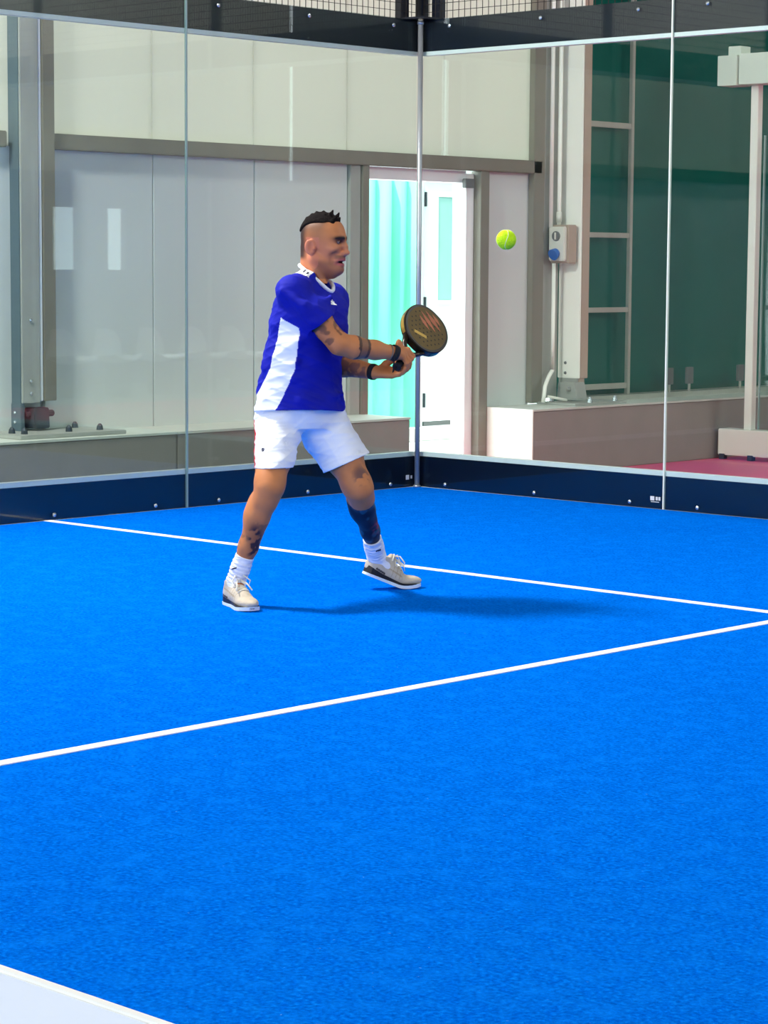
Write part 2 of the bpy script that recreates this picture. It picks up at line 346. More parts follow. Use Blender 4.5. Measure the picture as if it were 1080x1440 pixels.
pts = [(-1.41, 3.09, 1.46), (-1.41, 3.09, .9), (-1.41, 3.09, .62)]
for t in np.linspace(0, 1, 9): pts.append((-1.41+.05*t, 3.09-.15*t, .62-.06*t-.06*t*t))
pts += [(-1.35, 2.925, .47), (-1.35, 2.91, .38)]
MB().tube(pts, .016).build('conduit', m_white_paint, c2, smooth=True, off=off2)
MB().tube([(-1.34, 2.95, .425), (-1.25, 3.08, .395)], .012).build('cable', m_plastic, c2, smooth=True, off=off2)
sb = empty('socket_box', (-1.3, 3.13, 1.46), label='small beige power socket box with a blue round cap, on the conduit column', cat='socket'); so = (-1.3, 3.13, 1.46)
MB().box(-1.45, -1.27, 3.09, 3.20, 1.46, 1.76).build('housing', m_beige_profile, sb, bevel=.008, off=so)
MB().box(-1.44, -1.28, 3.055, 3.09, 1.48, 1.745).build('cover', m_plastic, sb, bevel=.008, off=so)
ds = MB().tube([(-1.36, 3.056, 1.672), (-1.36, 3.044, 1.672)], .038, 20).build('switch_dial', m_grey, sb, off=so)
MB().box(-1.366, -1.354, 3.036, 3.044, 1.645, 1.70).build('dial_grip', m_plastic, ds, off=(0, 0, 0)).location = (-so[0], -so[1], -so[2])
MB().tube([(-1.36, 3.056, 1.545), (-1.362, 3.015, 1.525)], [.036, .046], 20).build('socket_cap', m_bluecap, sb, off=so, smooth=False)

# ------------------------------------------------------------------ green tarpaulin with its aluminium frame
tb = empty('tarpaulin_wall', (XW, 6, .40), label='dark green tarpaulin sheet behind an aluminium ladder frame', cat='tarpaulin'); to = (XW, 6, .40)
tv = MB(); ny, nz = 110, 26
for i in range(ny+1):
    for j in range(nz+1):
        y = 3.30+(11.5-3.30)*i/ny; z = .365+(4.55-.365)*j/nz
        x = XW-.05+.012*math.sin(y*3.1+.6*z)+.010*math.sin(y*7.3-1.1*z+1)+.016*math.sin(z*2.2+y*.7)
        tv.v.append((x, y, z))
for i in range(ny):
    for j in range(nz): a = i*(nz+1)+j; tv.f.append((a, a+nz+1, a+nz+2, a+1))
sh = tv.build('sheet', m_tarp, tb, smooth=True, off=to); sm = sh.modifiers.new('thick', 'SOLIDIFY'); sm.thickness = .004
for (nm, b) in (('frame_post', (-1.46, -1.425, 4.075, 4.11, .40, 4.5)), ('frame_bar', (-1.455, -1.43, 3.33, 4.075, 2.545, 2.59)), ('frame_bar', (-1.455, -1.43, 3.33, 4.075, 1.67, 1.71)),
                ('frame_bar', (-1.455, -1.43, 3.33, 4.075, 1.07, 1.11)), ('frame_bar', (-1.455, -1.43, 3.30, 4.075, .45, .495)), ('frame_bar', (-1.455, -1.43, 3.33, 4.075, 3.6, 3.64))):
    MB().box(*b).build(nm, m_alu_frame, tb, bevel=.003, off=to)
for y in (4.88, 5.62, 6.4, 4.6):
    t = MB().box(-1.44, -1.41, y, y+.085, .46, .60).build('tie_down', m_grey, tb, bevel=.004, off=to)
    MB().box(-1.43, -1.42, y+.03, y+.055, .40, .46).build('strap', m_alu_frame, tb, off=to)
# ------------------------------------------------------------------ neighbouring court fence at the right
nb = empty('court_fence', (-.45, 4.74, ZH), label='white fence with base beam, slim post and box rail at the right edge', cat='fence'); no = (-.45, 4.74, ZH)
NP = lambda nm, m, *b, bevel=.004: MB().box(*b).build(nm, m, nb, bevel=bevel, off=no)
NP('base_beam', m_white_paint, -.96, 1.6, 4.70, 4.86, ZH+.035, .115, bevel=.006)
for x in (-.94, -.66, -.30, .1): NP('foot', m_steel_dark, x, x+.05, 4.69, 4.74, ZH, ZH+.045, bevel=.002)
NP('post', m_white_paint, -.735, -.665, 4.74, 4.81, .115, 2.905)
NP('glass_pane', m_glass, -.61, 1.5, 4.775, 4.785, .12, 2.5, bevel=0)
NP('pane_edge', m_glass_edge, -.62, -.611, 4.77, 4.79, .12, 2.5, bevel=0)
NP('rail_box', m_bwhite, -.985, -.80, 4.62, 4.83, 2.90, 3.14, bevel=.003)
NP('rail_box', m_bwhite, -.79, .6, 4.64, 4.83, 2.905, 3.15, bevel=.003)
NP('rail_bracket', m_bwhite, -.91, -.79, 4.66, 4.80, 3.14, 3.215, bevel=.003)

# ------------------------------------------------------------------ glass enclosure of the court
def rivet_mesh(ax):
    return MB().dome((0, 0, 0), ax, .013, .008, 8)
def enclosure(axis, n, label):
    """axis 'x': wall in the plane y=0 running along x; axis 'y': wall in the plane x=0 running along -y."""
    root = empty('glass_fence', (0, 0, 0), label=label, cat='fence')
    L = 2.0*n
    def B(nm, m, s0, s1, d0, d1, z0, z1, bevel=0.0, par=root):       # s along the wall, d outward from the court
        if axis == 'x': return MB().box(s0, s1, d0, d1, z0, z1).build(nm, m, par, bevel=bevel)
        return MB().box(-d1, -d0, -s1, -s0, z0, z1).build(nm, m, par, bevel=bevel)
    for k in range(n):
        a, b = 2*k+.007, 2*k+1.993
        if k == 0: a = .03
        g = B('glass_pane', m_glass, a, b, .0, .012, .002, 3.0)
        if k: B('joint_seal', m_seal_lit if axis == 'x' else m_glass_edge, 2*k-.005, 2*k+.005, -.001, .013, .002, 3.0)
    B('bottom_rail', m_black, 0.0, L, .016, .06, 0.0, .20, bevel=.003)
    B('top_rail', m_black, 0.0, L, .016, .06, 2.80, 3.0, bevel=.003)
    B('edge_strip', m_white_strip, 0.0, L, .013, .065, .20, .228)
    B('edge_strip', m_white_strip, 0.0, L, .013, .065, 2.775, 2.80)
    rv = None
    for k in range(n):
        for s in (.25, 1.0, 1.75):
            for z in (.03, 2.95):
                p = (2*k+s, -.0005, z) if axis == 'x' else (.0005, -(2*k+s), z)
                if rv is None: rv = rivet_mesh((0, -1, 0) if axis == 'x' else (1, 0, 0)).build('rivet', m_chrome, root); rv.location = p
                else: share(rv, 'rivet', p, root)
    w = MB(); t = .0017
    for k in range(int(L/.05)+1):
        s = .05*k
        w.box(*((s-t, s+t, .03, .0335) if axis == 'x' else (-.0335, -.03, -s-t, -s+t)), 3.0, 4.0)
    for k in range(21):
        z = 3.0+.05*k
        w.box(*((0, L, .0335, .037) if axis == 'x' else (-.037, -.0335, -L, 0)), z-t, z+t)
    wm = w.build('wire_mesh', m_wire, root); wm['kind'] = 'stuff'
    B('mesh_top_bar', m_black, 0, L, .01, .06, 4.0, 4.05)
    for k in range(1, n+1): B('mesh_post', m_black, 2*k-.03, 2*k+.03, .04, .09, 3.0, 4.0)
    return root
fx = enclosure('x', 5, 'back glass wall of the court, right of the corner pole, black rails')
fy = enclosure('y', 4, 'side glass wall of the court, left of the corner pole, black rails')
for (x0, x1, z0, z1) in ((1.905, 1.935, .05, .075), (1.945, 1.96, .052, .073), (1.965, 1.98, .052, .073), (1.91, 1.97, .040, .044)):
    MB().box(x0, x1, -.0012, -.0002, z0, z1).build('maker_mark', m_white_strip, fx)
for (a, b, z0, z1) in ((.075, .105, .05, .08), (.045, .06, .055, .075)):
    MB().box(.0002, .0012, -b, -a, z0, z1).build('maker_mark', m_white_strip, fy)
cp = empty('corner_pole', (.03, -.03, 0), label='slim round aluminium pole in the corner where the glass walls meet', cat='pole')
MB().tube([(0, 0, .0), (0, 0, 2.985)], .017, 16).build('tube', m_alu, cp, smooth=True)
MB().tube([(0, 0, 2.97), (0, 0, 2.99)], .021, 16).build('top_cap', m_alu, cp, smooth=True)
MB().tube([(0, 0, .0), (0, 0, .012)], .024, 16).build('foot_cap', m_alu, cp, smooth=True)
cpost = empty('corner_post', (-.03, .03, 3.0), label='black square twin post above the glass corner, carrying the wire mesh', cat='post')
MB().box(-.10, -.04, -.13, -.06, 0, 1.05).build('upright', m_black, cpost, bevel=.004)
MB().box(.06, .13, .04, .10, 0, 1.05).build('upright', m_black, cpost, bevel=.004)
MB().box(-.06, .005, .015, .08, 0, 1.05).build('upright', m_black, cpost, bevel=.004)
MB().box(-.11, .14, -.14, .11, 0, .012).build('base_plate', m_black, cpost)

# ------------------------------------------------------------------ net near the camera
nt_ = empty('padel_net', (5, -10.15, 0), label='white topped court net across the near left corner', cat='net')
MB().box(-5.0, 5.0, -.006, .006, .825, .885).build('net_tape', mat('white_tape', (.88, .88, .85), .7, bump=.15, bscale=12), nt_, bevel=.002)
w = MB()
for k in range(251): w.box(-5+.04*k-.001, -5+.04*k+.001, -.001, .001, .02, .83)
for k in range(21): w.box(-5, 5, -.001, .001, .02+.04*k-.001, .02+.04*k+.001)
wm = w.build('net_mesh', m_wire, nt_); wm['kind'] = 'stuff'
for s in (-1, 1): MB().tube([(s*5.03, 0, 0), (s*5.03, 0, .92)], .03, 14).build('net_post', m_black, nt_, smooth=True)

# ------------------------------------------------------------------ rest of the hall: far cladding, ends, seats (seen as reflections in the glass)
wr = empty('wall_right', (13.5, 0, ZH), label='grey clad hall wall on the camera side', cat='wall', kind='structure')
RP = lambda nm, m, *b: MB().box(*b).build(nm, m, wr, off=(13.5, 0, ZH))
wins = [(7.75, 8.15, 1.35, 2.15), (8.65, 8.95, 1.35, 2.15)]
ys = [-26, 7.75, 8.15, 8.65, 8.95, 12]
RP('lower_cladding', m_wallfar, 13.5, 13.6, -26, 12, ZH, 1.35)
for a, b in ((-26, 7.75), (8.15, 8.65), (8.95, 12)): RP('lower_cladding', m_wallfar, 13.5, 13.6, a, b, 1.35, 2.15)
RP('lower_cladding', m_wallfar, 13.5, 13.6, -26, 12, 2.15, 2.6)
for k in range(12): RP('polycarbonate_panel', m_poly, 13.53, 13.56, -26+38/12*k, -26+38/12*(k+1)-.02, 2.6, 7.2)
be = MB().box(-1.5, 13.5, 12, 12.1, ZH, 7.2).build('wall_back', m_wallfar); tag(be, 'grey end wall of the hall', 'wall', kind='structure')
def bucket_seat(loc, i, label):
    e = empty('bucket_seat', loc, label=label, cat='seat', group='white bucket seats reflected in the side glass')
    m = MB(); nn = 14
    prof = [(-.02, .44), (-.25, .41), (-.40, .42), (-.46, .50), (-.50, .66), (-.53, .80)]
    hw = [.20, .23, .24, .235, .21, .15]
    for t in (0, .02):
        for (d, z), w_ in zip(prof, hw):
            for k in range(nn+1):
                s = -1+2*k/nn; lift = .07*abs(s)**3
                m.v.append((-(d+t*.3)+(-lift if z > .5 else 0)+.0, s*w_, z-t+(lift if z < .5 else -.05*abs(s)**4)))
    R_ = len(prof)*(nn+1)
    for o_ in (0, R_):
        for i_ in range(len(prof)-1):
            for k in range(nn):
                a = o_+i_*(nn+1)+k; m.f.append((a, a+1, a+nn+2, a+nn+1))
    o = m.build('shell', m_seat, e, smooth=True)
    MB().box(.05, .45, -.03, .03, 0, .42).build('support', m_steel_dark, e)
    return e
for i, y in enumerate((6.15, 6.83, 7.5, 8.2, 8.85)):
    bucket_seat((10.9, y, ZH), i, 'white plastic bucket seat in the row behind the glass, %s' % ('first of the row', 'second of the row', 'middle of the row', 'fourth of the row', 'last of the row')[i])
# ================================================================== THE PLAYER
# local frame at the player's feet: x = to his front-right as the photo shows it, y = away, z = up
PO = (3.28, -4.1, 0.0); PR = math.atan2(.68870663, .72504012)

class SDF:
    """signed distance grid; shapes are blended in locally, then polygonised by surface nets."""
    def __init__(s, lo, hi, h):
        s.h = h; s.lo = np.floor(np.array(lo, float)/h)*h; n = np.ceil((np.array(hi)-s.lo)/h).astype(int)+1
        s.ax = [(s.lo[i]+h*np.arange(n[i])).astype(np.float32) for i in range(3)]
        s.D = np.full(n, 1.0, np.float32)
    def sl(s, lo, hi):
        r = []
        for i in range(3):
            a = int(max(0, math.floor((lo[i]-s.lo[i])/s.h))); b = int(min(s.D.shape[i], math.ceil((hi[i]-s.lo[i])/s.h)+1)); r.append(slice(a, max(a, b)))
        return tuple(r)
    def grid(s, q): return s.ax[0][q[0]][:, None, None], s.ax[1][q[1]][None, :, None], s.ax[2][q[2]][None, None, :]
    def put(s, fn, lo, hi, k=.01, op='u', pad=.03):
        lo = [c-pad-k for c in lo]; hi = [c+pad+k for c in hi]; q = s.sl(lo, hi); d = fn(*s.grid(q)).astype(np.float32); A = s.D[q]
        if d.size == 0: return
        if op == 'u': h = np.clip(.5+.5*(A-d)/k, 0, 1); s.D[q] = A*(1-h)+d*h-k*h*(1-h)
        else: h = np.clip(.5-.5*(A+d)/k, 0, 1); s.D[q] = A*(1-h)-d*h+k*h*(1-h)
    def cone(s, a, b, ra, rb, k=.012, op='u'):
        a = np.array(a, float); b = np.array(b, float); ab = b-a; L = max(ab@ab, 1e-9)
        def fn(x, y, z):
            t = np.clip(((x-a[0])*ab[0]+(y-a[1])*ab[1]+(z-a[2])*ab[2])/L, 0, 1)
            return np.sqrt((x-a[0]-t*ab[0])**2+(y-a[1]-t*ab[1])**2+(z-a[2]-t*ab[2])**2)-(ra+(rb-ra)*t)
        m = max(ra, rb); s.put(fn, np.minimum(a, b)-m, np.maximum(a, b)+m, k, op)
    def chain(s, pts, rs, k=.012):
        for i in range(len(pts)-1): s.cone(pts[i], pts[i+1], rs[i], rs[i+1], k)
    def ell(s, c, axes, r, k=.012, op='u'):
        c = np.array(c, float); A = np.array(axes, float); m = max(r)
        def fn(x, y, z):
            q = [((x-c[0])*A[i][0]+(y-c[1])*A[i][1]+(z-c[2])*A[i][2])/r[i] for i in range(3)]
            k0 = np.sqrt(q[0]**2+q[1]**2+q[2]**2); k1 = np.sqrt((q[0]/r[0])**2+(q[1]/r[1])**2+(q[2]/r[2])**2)+1e-9
            return k0*(k0-1)/k1
        s.put(fn, c-m, c+m, k, op)
    def loft(s, lv, yaw, k=.012, op='u', grow=0.0):
        """lv rows: z, cx, cy, half width across the body, half depth along the facing direction"""
        lv = np.array(sorted(lv), float); zz = np.linspace(lv[0, 0], lv[-1, 0], 160); co = [np.interp(zz, lv[:, 0], lv[:, i]) for i in range(1, 5)]
        ker = np.ones(19)/19; co = [np.convolve(np.pad(c, 9, 'edge'), ker, 'valid') for c in co]
        fx_, fy_ = math.cos(yaw), math.sin(yaw)
        def fn(x, y, z):
            cx, cy, w, d = [np.interp(z.ravel(), zz, c)[None, None, :] for c in co]; w = w+grow; d = d+grow
            u = (x-cx)*fx_+(y-cy)*fy_; v = (x-cx)*fy_-(y-cy)*fx_
            g = ((np.abs(v)/w)**2.3+(np.abs(u)/d)**2.3)**(1/2.3)
            return np.maximum((g-1)*np.minimum(w, d), np.maximum(lv[0, 0]-z, z-lv[-1, 0]))
        m = max(lv[:, 3].max(), lv[:, 4].max())+grow
        s.put(fn, (lv[:, 1].min()-m, lv[:, 2].min()-m, lv[0, 0]), (lv[:, 1].max()+m, lv[:, 2].max()+m, lv[-1, 0]), k, op)
    def cut(s, p, n, k=.004, lo=None, hi=None):      # removes the half space in front of plane p, n (inside box lo..hi)
        p = np.array(p, float); n = np.array(n, float); n = n/np.linalg.norm(n)
        if lo is None: lo = s.lo; hi = [a[-1] for a in s.ax]
        s.put(lambda x, y, z: -((x-p[0])*n[0]+(y-p[1])*n[1]+(z-p[2])*n[2])+0*x*y*z, lo, hi, k, 's', pad=0)
    def shared(s, o):       # the same lattice cells of two grids
        d = np.round((o.lo-s.lo)/s.h).astype(int); a, c = [], []
        for i in range(3):
            l0 = max(0, d[i]); l1 = min(s.D.shape[i], d[i]+o.D.shape[i]); a.append(slice(l0, l1)); c.append(slice(l0-d[i], l1-d[i]))
        return tuple(a), tuple(c)
    def blend(s, o, k):     # smooth union with a grid of the same size
        h = np.clip(.5+.5*(s.D-o.D)/k, 0, 1); s.D = s.D*(1-h)+o.D*h-k*h*(1-h)
    def tuck(s, o, gap, where):     # keeps the body a little inside a garment where the garment covers it
        a, c = s.shared(o); x, y, z = s.grid(a); m = where(x, y, z)
        s.D[a] = np.where(m & (o.D[c] < .12), np.maximum(s.D[a], o.D[c]+gap), s.D[a])
    def warp(s, fn):
        s.D += fn(*s.grid((slice(None),)*3)).astype(np.float32)*(s.D < .05)
    def mesh(s):
        D = s.D; neg = D < 0; n = D.shape
        cnt = np.zeros([a-1 for a in n], np.int8)
        for i in (0, 1):
            for j in (0, 1):
                for k in (0, 1): cnt += neg[i:n[0]-1+i, j:n[1]-1+j, k:n[2]-1+k]
        act = np.flatnonzero((cnt > 0) & (cnt < 8)); I = np.array(np.unravel_index(act, cnt.shape)).T
        acc = np.zeros((len(I), 3)); num = np.zeros(len(I)); cor = {}
        for i in (0, 1):
            for j in (0, 1):
                for k in (0, 1): cor[(i, j, k)] = D[I[:, 0]+i, I[:, 1]+j, I[:, 2]+k].astype(float)
        for c0 in cor:
            for ax in range(3):
                if c0[ax]: continue
                c1 = list(c0); c1[ax] = 1; a = cor[c0]; b = cor[tuple(c1)]; m = (a < 0) != (b < 0)
                t = np.where(m, a/np.where(m, a-b, 1), 0); p = np.tile(np.array(c0, float), (len(I), 1)); p[:, ax] += t
                acc[m] += p[m]; num[m] += 1
        V = s.lo+s.h*(I+acc/num[:, None]); F = []
        st = np.array([cnt.shape[1]*cnt.shape[2], cnt.shape[2], 1])
        for ax in range(3):
            o = [i for i in range(3) if i != ax]
            a = neg[tuple(slice(0, n[i]-1) if i == ax else slice(1, n[i]-1) for i in range(3))]
            b = neg[tuple(slice(1, n[i]) if i == ax else slice(1, n[i]-1) for i in range(3))]
            e = np.argwhere(a != b); fl = a[a != b]
            e[:, o[0]] += 1; e[:, o[1]] += 1; base = e@st
            q = np.stack([base-st[o[0]]-st[o[1]], base-st[o[1]], base, base-st[o[0]]], 1)
            q = np.searchsorted(act, q)
            if ax == 1: fl = ~fl
            q[~fl] = q[~fl][:, ::-1]; F.append(q)
        return V, np.concatenate(F)
def sdf_object(s, name, m, parent, paint=None, off=(0, 0, 0)):
    V, F = s.mesh(); me = bpy.data.meshes.new(name)
    me.vertices.add(len(V)); me.vertices.foreach_set('co', (V-np.array(off)).ravel())
    me.loops.add(F.size); me.loops.foreach_set('vertex_index', F.ravel().astype(np.int32))
    me.polygons.add(len(F)); me.polygons.foreach_set('loop_start', np.arange(0, F.size, 4, dtype=np.int32)); me.polygons.foreach_set('use_smooth', np.ones(len(F), bool))
    me.update(calc_edges=True); me.validate(); me.materials.append(m)
    if paint is not None:
        N = np.empty(len(V)*3); me.vertices.foreach_get('normal', N)
        col = np.ones((len(V), 4)); col[:, :3] = np.clip(paint(V, N.reshape(-1, 3)), 0, 1)
        at = me.color_attributes.new('Col', 'FLOAT_COLOR', 'POINT'); at.data.foreach_set('color', col.ravel())
    o = bpy.data.objects.new(name, me); C.objects.link(o); o.parent = parent; o['_'] = 1; del o['_']
    return o
def bvh(o): return BVHTree.FromPolygons([v.co.copy() for v in o.data.vertices], [tuple(p.vertices) for p in o.data.polygons])
def decal(name, m, tree, c, d, up, inside, w, h, parent, res=.0020, lift=.0016, back=.05):
    """a small flat print laid onto a surface: cells of a grid inside the outline, dropped along d"""
    c = Vector(c); d = Vector(d).normalized(); X = d.cross(Vector(up)).normalized(); Y = X.cross(d)
    nx, ny = int(w/res)+1, int(h/res)+1; mb = MB(); idx = {}
    def vert(i, j):
        if (i, j) in idx: return idx[(i, j)]
        p = c+X*(i*res-w/2)+Y*(j*res-h/2); hit = tree.ray_cast(p-d*back, d)
        if hit[0] is None: idx[(i, j)] = None; return None
        idx[(i, j)] = len(mb.v); mb.v.append(tuple(hit[0]-d*lift)); return idx[(i, j)]
    for i in range(nx):
        for j in range(ny):
            if inside((i+.5)*res-w/2, (j+.5)*res-h/2):
                q = [vert(i, j), vert(i+1, j), vert(i+1, j+1), vert(i, j+1)]
                if None not in q: mb.f.append(tuple(q))
    if not mb.f: return None
    return mb.build(name, m, parent, smooth=True)
def U(*v): v = np.array(v, float); return v/np.linalg.norm(v)
def sstep(a, b, x): t = np.clip((x-a)/(b-a), 0, 1); return t*t*(3-2*t)
def lerp(c, d, t): return c*(1-t[:, None])+np.array(d)*t[:, None]
def fbm(V, s, seed=0):      # cheap smooth noise 0..1
    r = np.random.default_rng(seed); o = np.zeros(len(V)); tot = 0
    for k in range(7):
        f = r.normal(size=3); f = f/np.linalg.norm(f)*s*(1+.55*k); a = 1/(1+.4*k); o += a*np.sin(V@f+r.uniform(0, 6.3)+1.3*np.sin(V@np.roll(f, 1)*.7)); tot += a
    return .5+.5*o/tot*1.6

player = empty('person', PO, PR, label='tattooed player in blue shirt and white shorts, knees bent, swinging a racket', cat='person')
# ---- joints (metres, local)
RS, RE, RW = (-.163, -.155, 1.328), (.040, -.165, 1.108), (.272, -.035, 1.066)
LS, LE, LW = (.0, .160, 1.288), (-.01, .19, 1.005), (.184, .070, .980)
RH, RK, RA = (-.222, -.055, .80), (-.248, -.285, .505), (-.394, -.214, .10)
LH, LK, LA = (-.035, .10, .79), (.128, -.02, .478), (.200, .305, .155)
HC = np.array((-.032, 0., 1.553)); HY = math.radians(-21); HP = math.radians(-3)
F_ = np.array((math.cos(HY)*math.cos(HP), math.sin(HY)*math.cos(HP), math.sin(HP))); S_ = U(math.sin(HY), -math.cos(HY), 0); Z_ = np.cross(S_, F_)   # forward, to his right, up
def hp(f, s, z): return HC+F_*f+S_*s+Z_*z
HA = (F_, S_, Z_)
# ---- racket frame (needed by the hands)
RA_ = U(.348, .84, .432); N0 = np.array((.64, -.44, .58)); RN = N0-RA_*(N0@RA_); RN /= np.linalg.norm(RN); RWd = np.cross(RA_, RN)
G = np.array((.306, .030, 1.034))
def around(t, r, o): a = math.radians(t); return G+RA_*o+(RN*math.cos(a)+RWd*math.sin(a))*r

def creases(seed, s, n=6):
    r = np.random.default_rng(seed); w = []
    for k in range(n): w.append((r.normal(size=3)*np.array((.5, .5, 1.0))*s*(1+.35*k), r.uniform(0, 6.3), r.normal(size=3)*s*.5))
    def fn(x, y, z):
        o = 0
        for f, p, g in w: o = o+(1-np.abs(np.sin(f[0]*x+f[1]*y+f[2]*z+p+.9*np.sin(g[0]*x+g[1]*y+g[2]*z+p*2))))**2.5
        return o/len(w)
    return fn
b = SDF((-.50, -.52, -.01), (.46, .45, 1.70), .0038)
# torso, mostly under the clothes
b.loft([(.78, -.13, .02, .15, .105), (.86, -.13, .02, .15, .10), (1.0, -.13, .0, .14, .095), (1.15, -.11, .0, .16, .10), (1.28, -.095, 0, .165, .10), (1.33, -.09, 0, .14, .08)], math.radians(-30), .03)
b.cone((-.09, 0, 1.28), RS, .05, .045, .03); b.cone((-.09, 0, 1.27), LS, .05, .045, .03)
b.cone((-.080, .01, 1.29), (-.052, .0, 1.47), .054, .053, .03)
b.cone((-.02, -.045, 1.33), hp(-.025, .05, -.085), .018, .016, .02)      # neck tendon
b.cone((-.105, .01, 1.32), hp(-.055, 0, -.05), .026, .046, .03)
b.ell(hp(.045, 0, -.155), HA, (.02, .012, .016), .02)
# arms
b.chain([RS, (-.07, -.16, 1.225), RE], [.055, .052, .046], .02); b.ell((-.06, -.17, 1.235), (U(.7, 0, -.7), U(0, 1, 0), U(.7, 0, .7)), (.085, .045, .055), .02)
b.chain([RE, (.10, -.14, 1.093), (.19, -.08, 1.08), RW], [.044, .047, .039, .0285], .02)
b.chain([LS, LE], [.052, .043], .02); b.chain([LE, (.05, .15, 1.004), LW], [.044, .048, .031], .02)
# legs
for H, K, A, s in ((RH, RK, RA, 0), (LH, LK, LA, 1)):
    H, K, A = map(np.array, (H, K, A)); k1 = H+(K-H)*.55
    b.chain([H, k1, K+(H-K)*.08, K], [.098, .080, .060, .052], .03)
    fwd = U(.725, -.69, 0); back = -fwd
    sh = A-K; c1 = K+sh*.30+back*.012; c2 = K+sh*.62
    b.chain([K, K+sh*.13, c1, c2, A], [.052, .048, .049, .038, .031], .03)
    b.ell(K+fwd*.030+np.array((0, 0, .012)), (U(*sh), fwd, np.cross(U(*sh), fwd)), (.033, .025, .029), .012)      # kneecap
    b.ell(K+sh*.30+back*.024, (U(*sh), fwd, np.cross(U(*sh), fwd)), (.10, .036, .044), .022)                  # calf
    b.ell(K+sh*.12+fwd*.027, (U(*sh), fwd, np.cross(U(*sh), fwd)), (.028, .016, .017), .012)
    b.ell(H+(K-H)*.72+fwd*.025+np.cross(fwd, (0, 0, 1))*.02, (U(*(K-H)), fwd, U(*np.cross(K-H, fwd))), (.09, .038, .04), .03)
# feet inside the shoes
b.cone(RA, (-.36, -.29, .05), .033, .022, .02); b.cone(LA, (.25, .325, .085), .033, .020, .02)
# right hand closed round the handle
RWv = np.array(RW); kn = []
for i, o in enumerate((.036, .013, -.010, -.031)):
    k0 = around(-22, .037, o); kn.append(k0); sc = (1, 1.06, 1, .88)[i]
    b.cone(RWv+(G-RWv)*.25+RA_*o*.35, k0, .0165, .0118, .012)
    pts = [k0, around(38, .038*sc, o+.001), around(95, .033, o+.001), around(150, .029, o), around(200, .0255, o)]
    b.chain(pts, [.0105, .0098, .0092, .0086, .0078], .005)
b.ell(around(-62, .028, .002), (RA_, U(*(RWv-G)), U(*np.cross(RA_, RWv-G))), (.036, .040, .020), .014)
b.chain([RWv+(G-RWv)*.3, around(-105, .036, .012), around(-150, .032, .036), around(-195, .028, .052)], [.018, .0145, .0115, .0098], .008)
# left hand, palm up under the right
LWv = np.array(LW); ld = U(.96, -.28, .02); lu = U(-.1, -.3, .95); ls = np.cross(lu, ld)      # along, palm normal, sideways (away)
for i in range(4):
    o = (.033, .011, -.011, -.031)[i]; ln = (.92, 1.0, .95, .78)[i]
    k0 = LWv+ld*(.090*(.97+.03*ln))+ls*o-lu*.006; b.cone(LWv+ls*o*.4, k0, .019, .0125, .014)
    p1 = k0+ld*.044*ln+lu*.006; p2 = p1+(ld*.8+lu*.55)*.029*ln; p3 = p2+(ld*.45+lu*.85)*.020*ln
    b.chain([k0, p1, p2, p3], [.0112, .0102, .0092, .0080], .005)
b.ell(LWv+ld*.052, (ld, ls, lu), (.052, .042, .019), .014)
b.chain([LWv+ld*.02+ls*.025, LWv+ld*.045+ls*.046+lu*.020, LWv+ld*.078+ls*.046+lu*.036, LWv+ld*.102+ls*.040+lu*.045], [.0165, .0145, .0115, .0095], .008)
# head
b.ell(hp(-.008, 0, .008), HA, (.094, .077, .088), .02); b.ell(hp(.030, 0, .010), HA, (.060, .064, .068), .03)
b.cone(hp(.030, 0, -.045), hp(.050, 0, -.114), .060, .039, .03)
for s in (-1, 1):
    b.cone(hp(-.012, .056*s, -.090), hp(.064, .016*s, -.134), .0175, .016, .025)
    b.ell(hp(.062, .046*s, -.045), HA, (.022, .020, .017), .02)
    b.cone(hp(.066, .042*s, .004), hp(.088, .012*s, .001), .0125, .0125, .014)
    b.ell(hp(.094, .031*s, -.016), HA, (.016, .017, .011), .010, 's')
    b.ell(hp(.099, .0125*s, -.060), HA, (.0125, .0095, .0095), .006)
    b.ell(hp(.107, .0075*s, -.069), HA, (.006, .004, .004), .003, 's')
    b.ell(hp(.078, .044*s, -.090), HA, (.02, .012, .03), .02, 's')       # hollow cheek
    e0 = hp(-.026, .079*s, -.042); E1 = U(*(F_*-.18+Z_)); E2 = U(*(S_*s*.80-F_*-.0+F_*.30)); E3 = np.cross(E1, E2)
    b.ell(e0, (E1, E2, E3), (.034, .0095, .025), .006); b.ell(e0+E2*.011+E1*.003+F_*.003, (E1, E2, E3), (.023, .009, .014), .004, 's')
    b.ell(e0+F_*.016-E1*.006+E2*.002, (E1, E2, E3), (.008, .006, .006), .004)
    b.ell(e0-E1*.026+E3*0, (E1, E2, E3), (.010, .007, .010), .005)
b.cone(hp(.086, 0, -.002), hp(.101, 0, -.030), .0090, .0105, .010); b.cone(hp(.101, 0, -.030), hp(.106, 0, -.056), .0105, .0115, .008); b.ell(hp(.109, 0, -.057), HA, (.0140, .0128, .011), .006)
b.ell(hp(.082, 0, -.084), HA, (.020, .028, .018), .015)
b.chain([hp(.074, -.029, -.094), hp(.094, -.009, -.087), hp(.094, .009, -.087), hp(.074, .029, -.094)], [.005, .0068, .0068, .005], .005)
b.chain([hp(.071, -.026, -.103), hp(.088, -.009, -.1095), hp(.088, .009, -.1095), hp(.071, .026, -.103)], [.005, .0082, .0082, .005], .005)
b.ell(hp(.088, 0, -.098), HA, (.016, .024, .0050), .003, 's')
b.ell(hp(.077, 0, -.132), HA, (.022, .024, .017), .015)

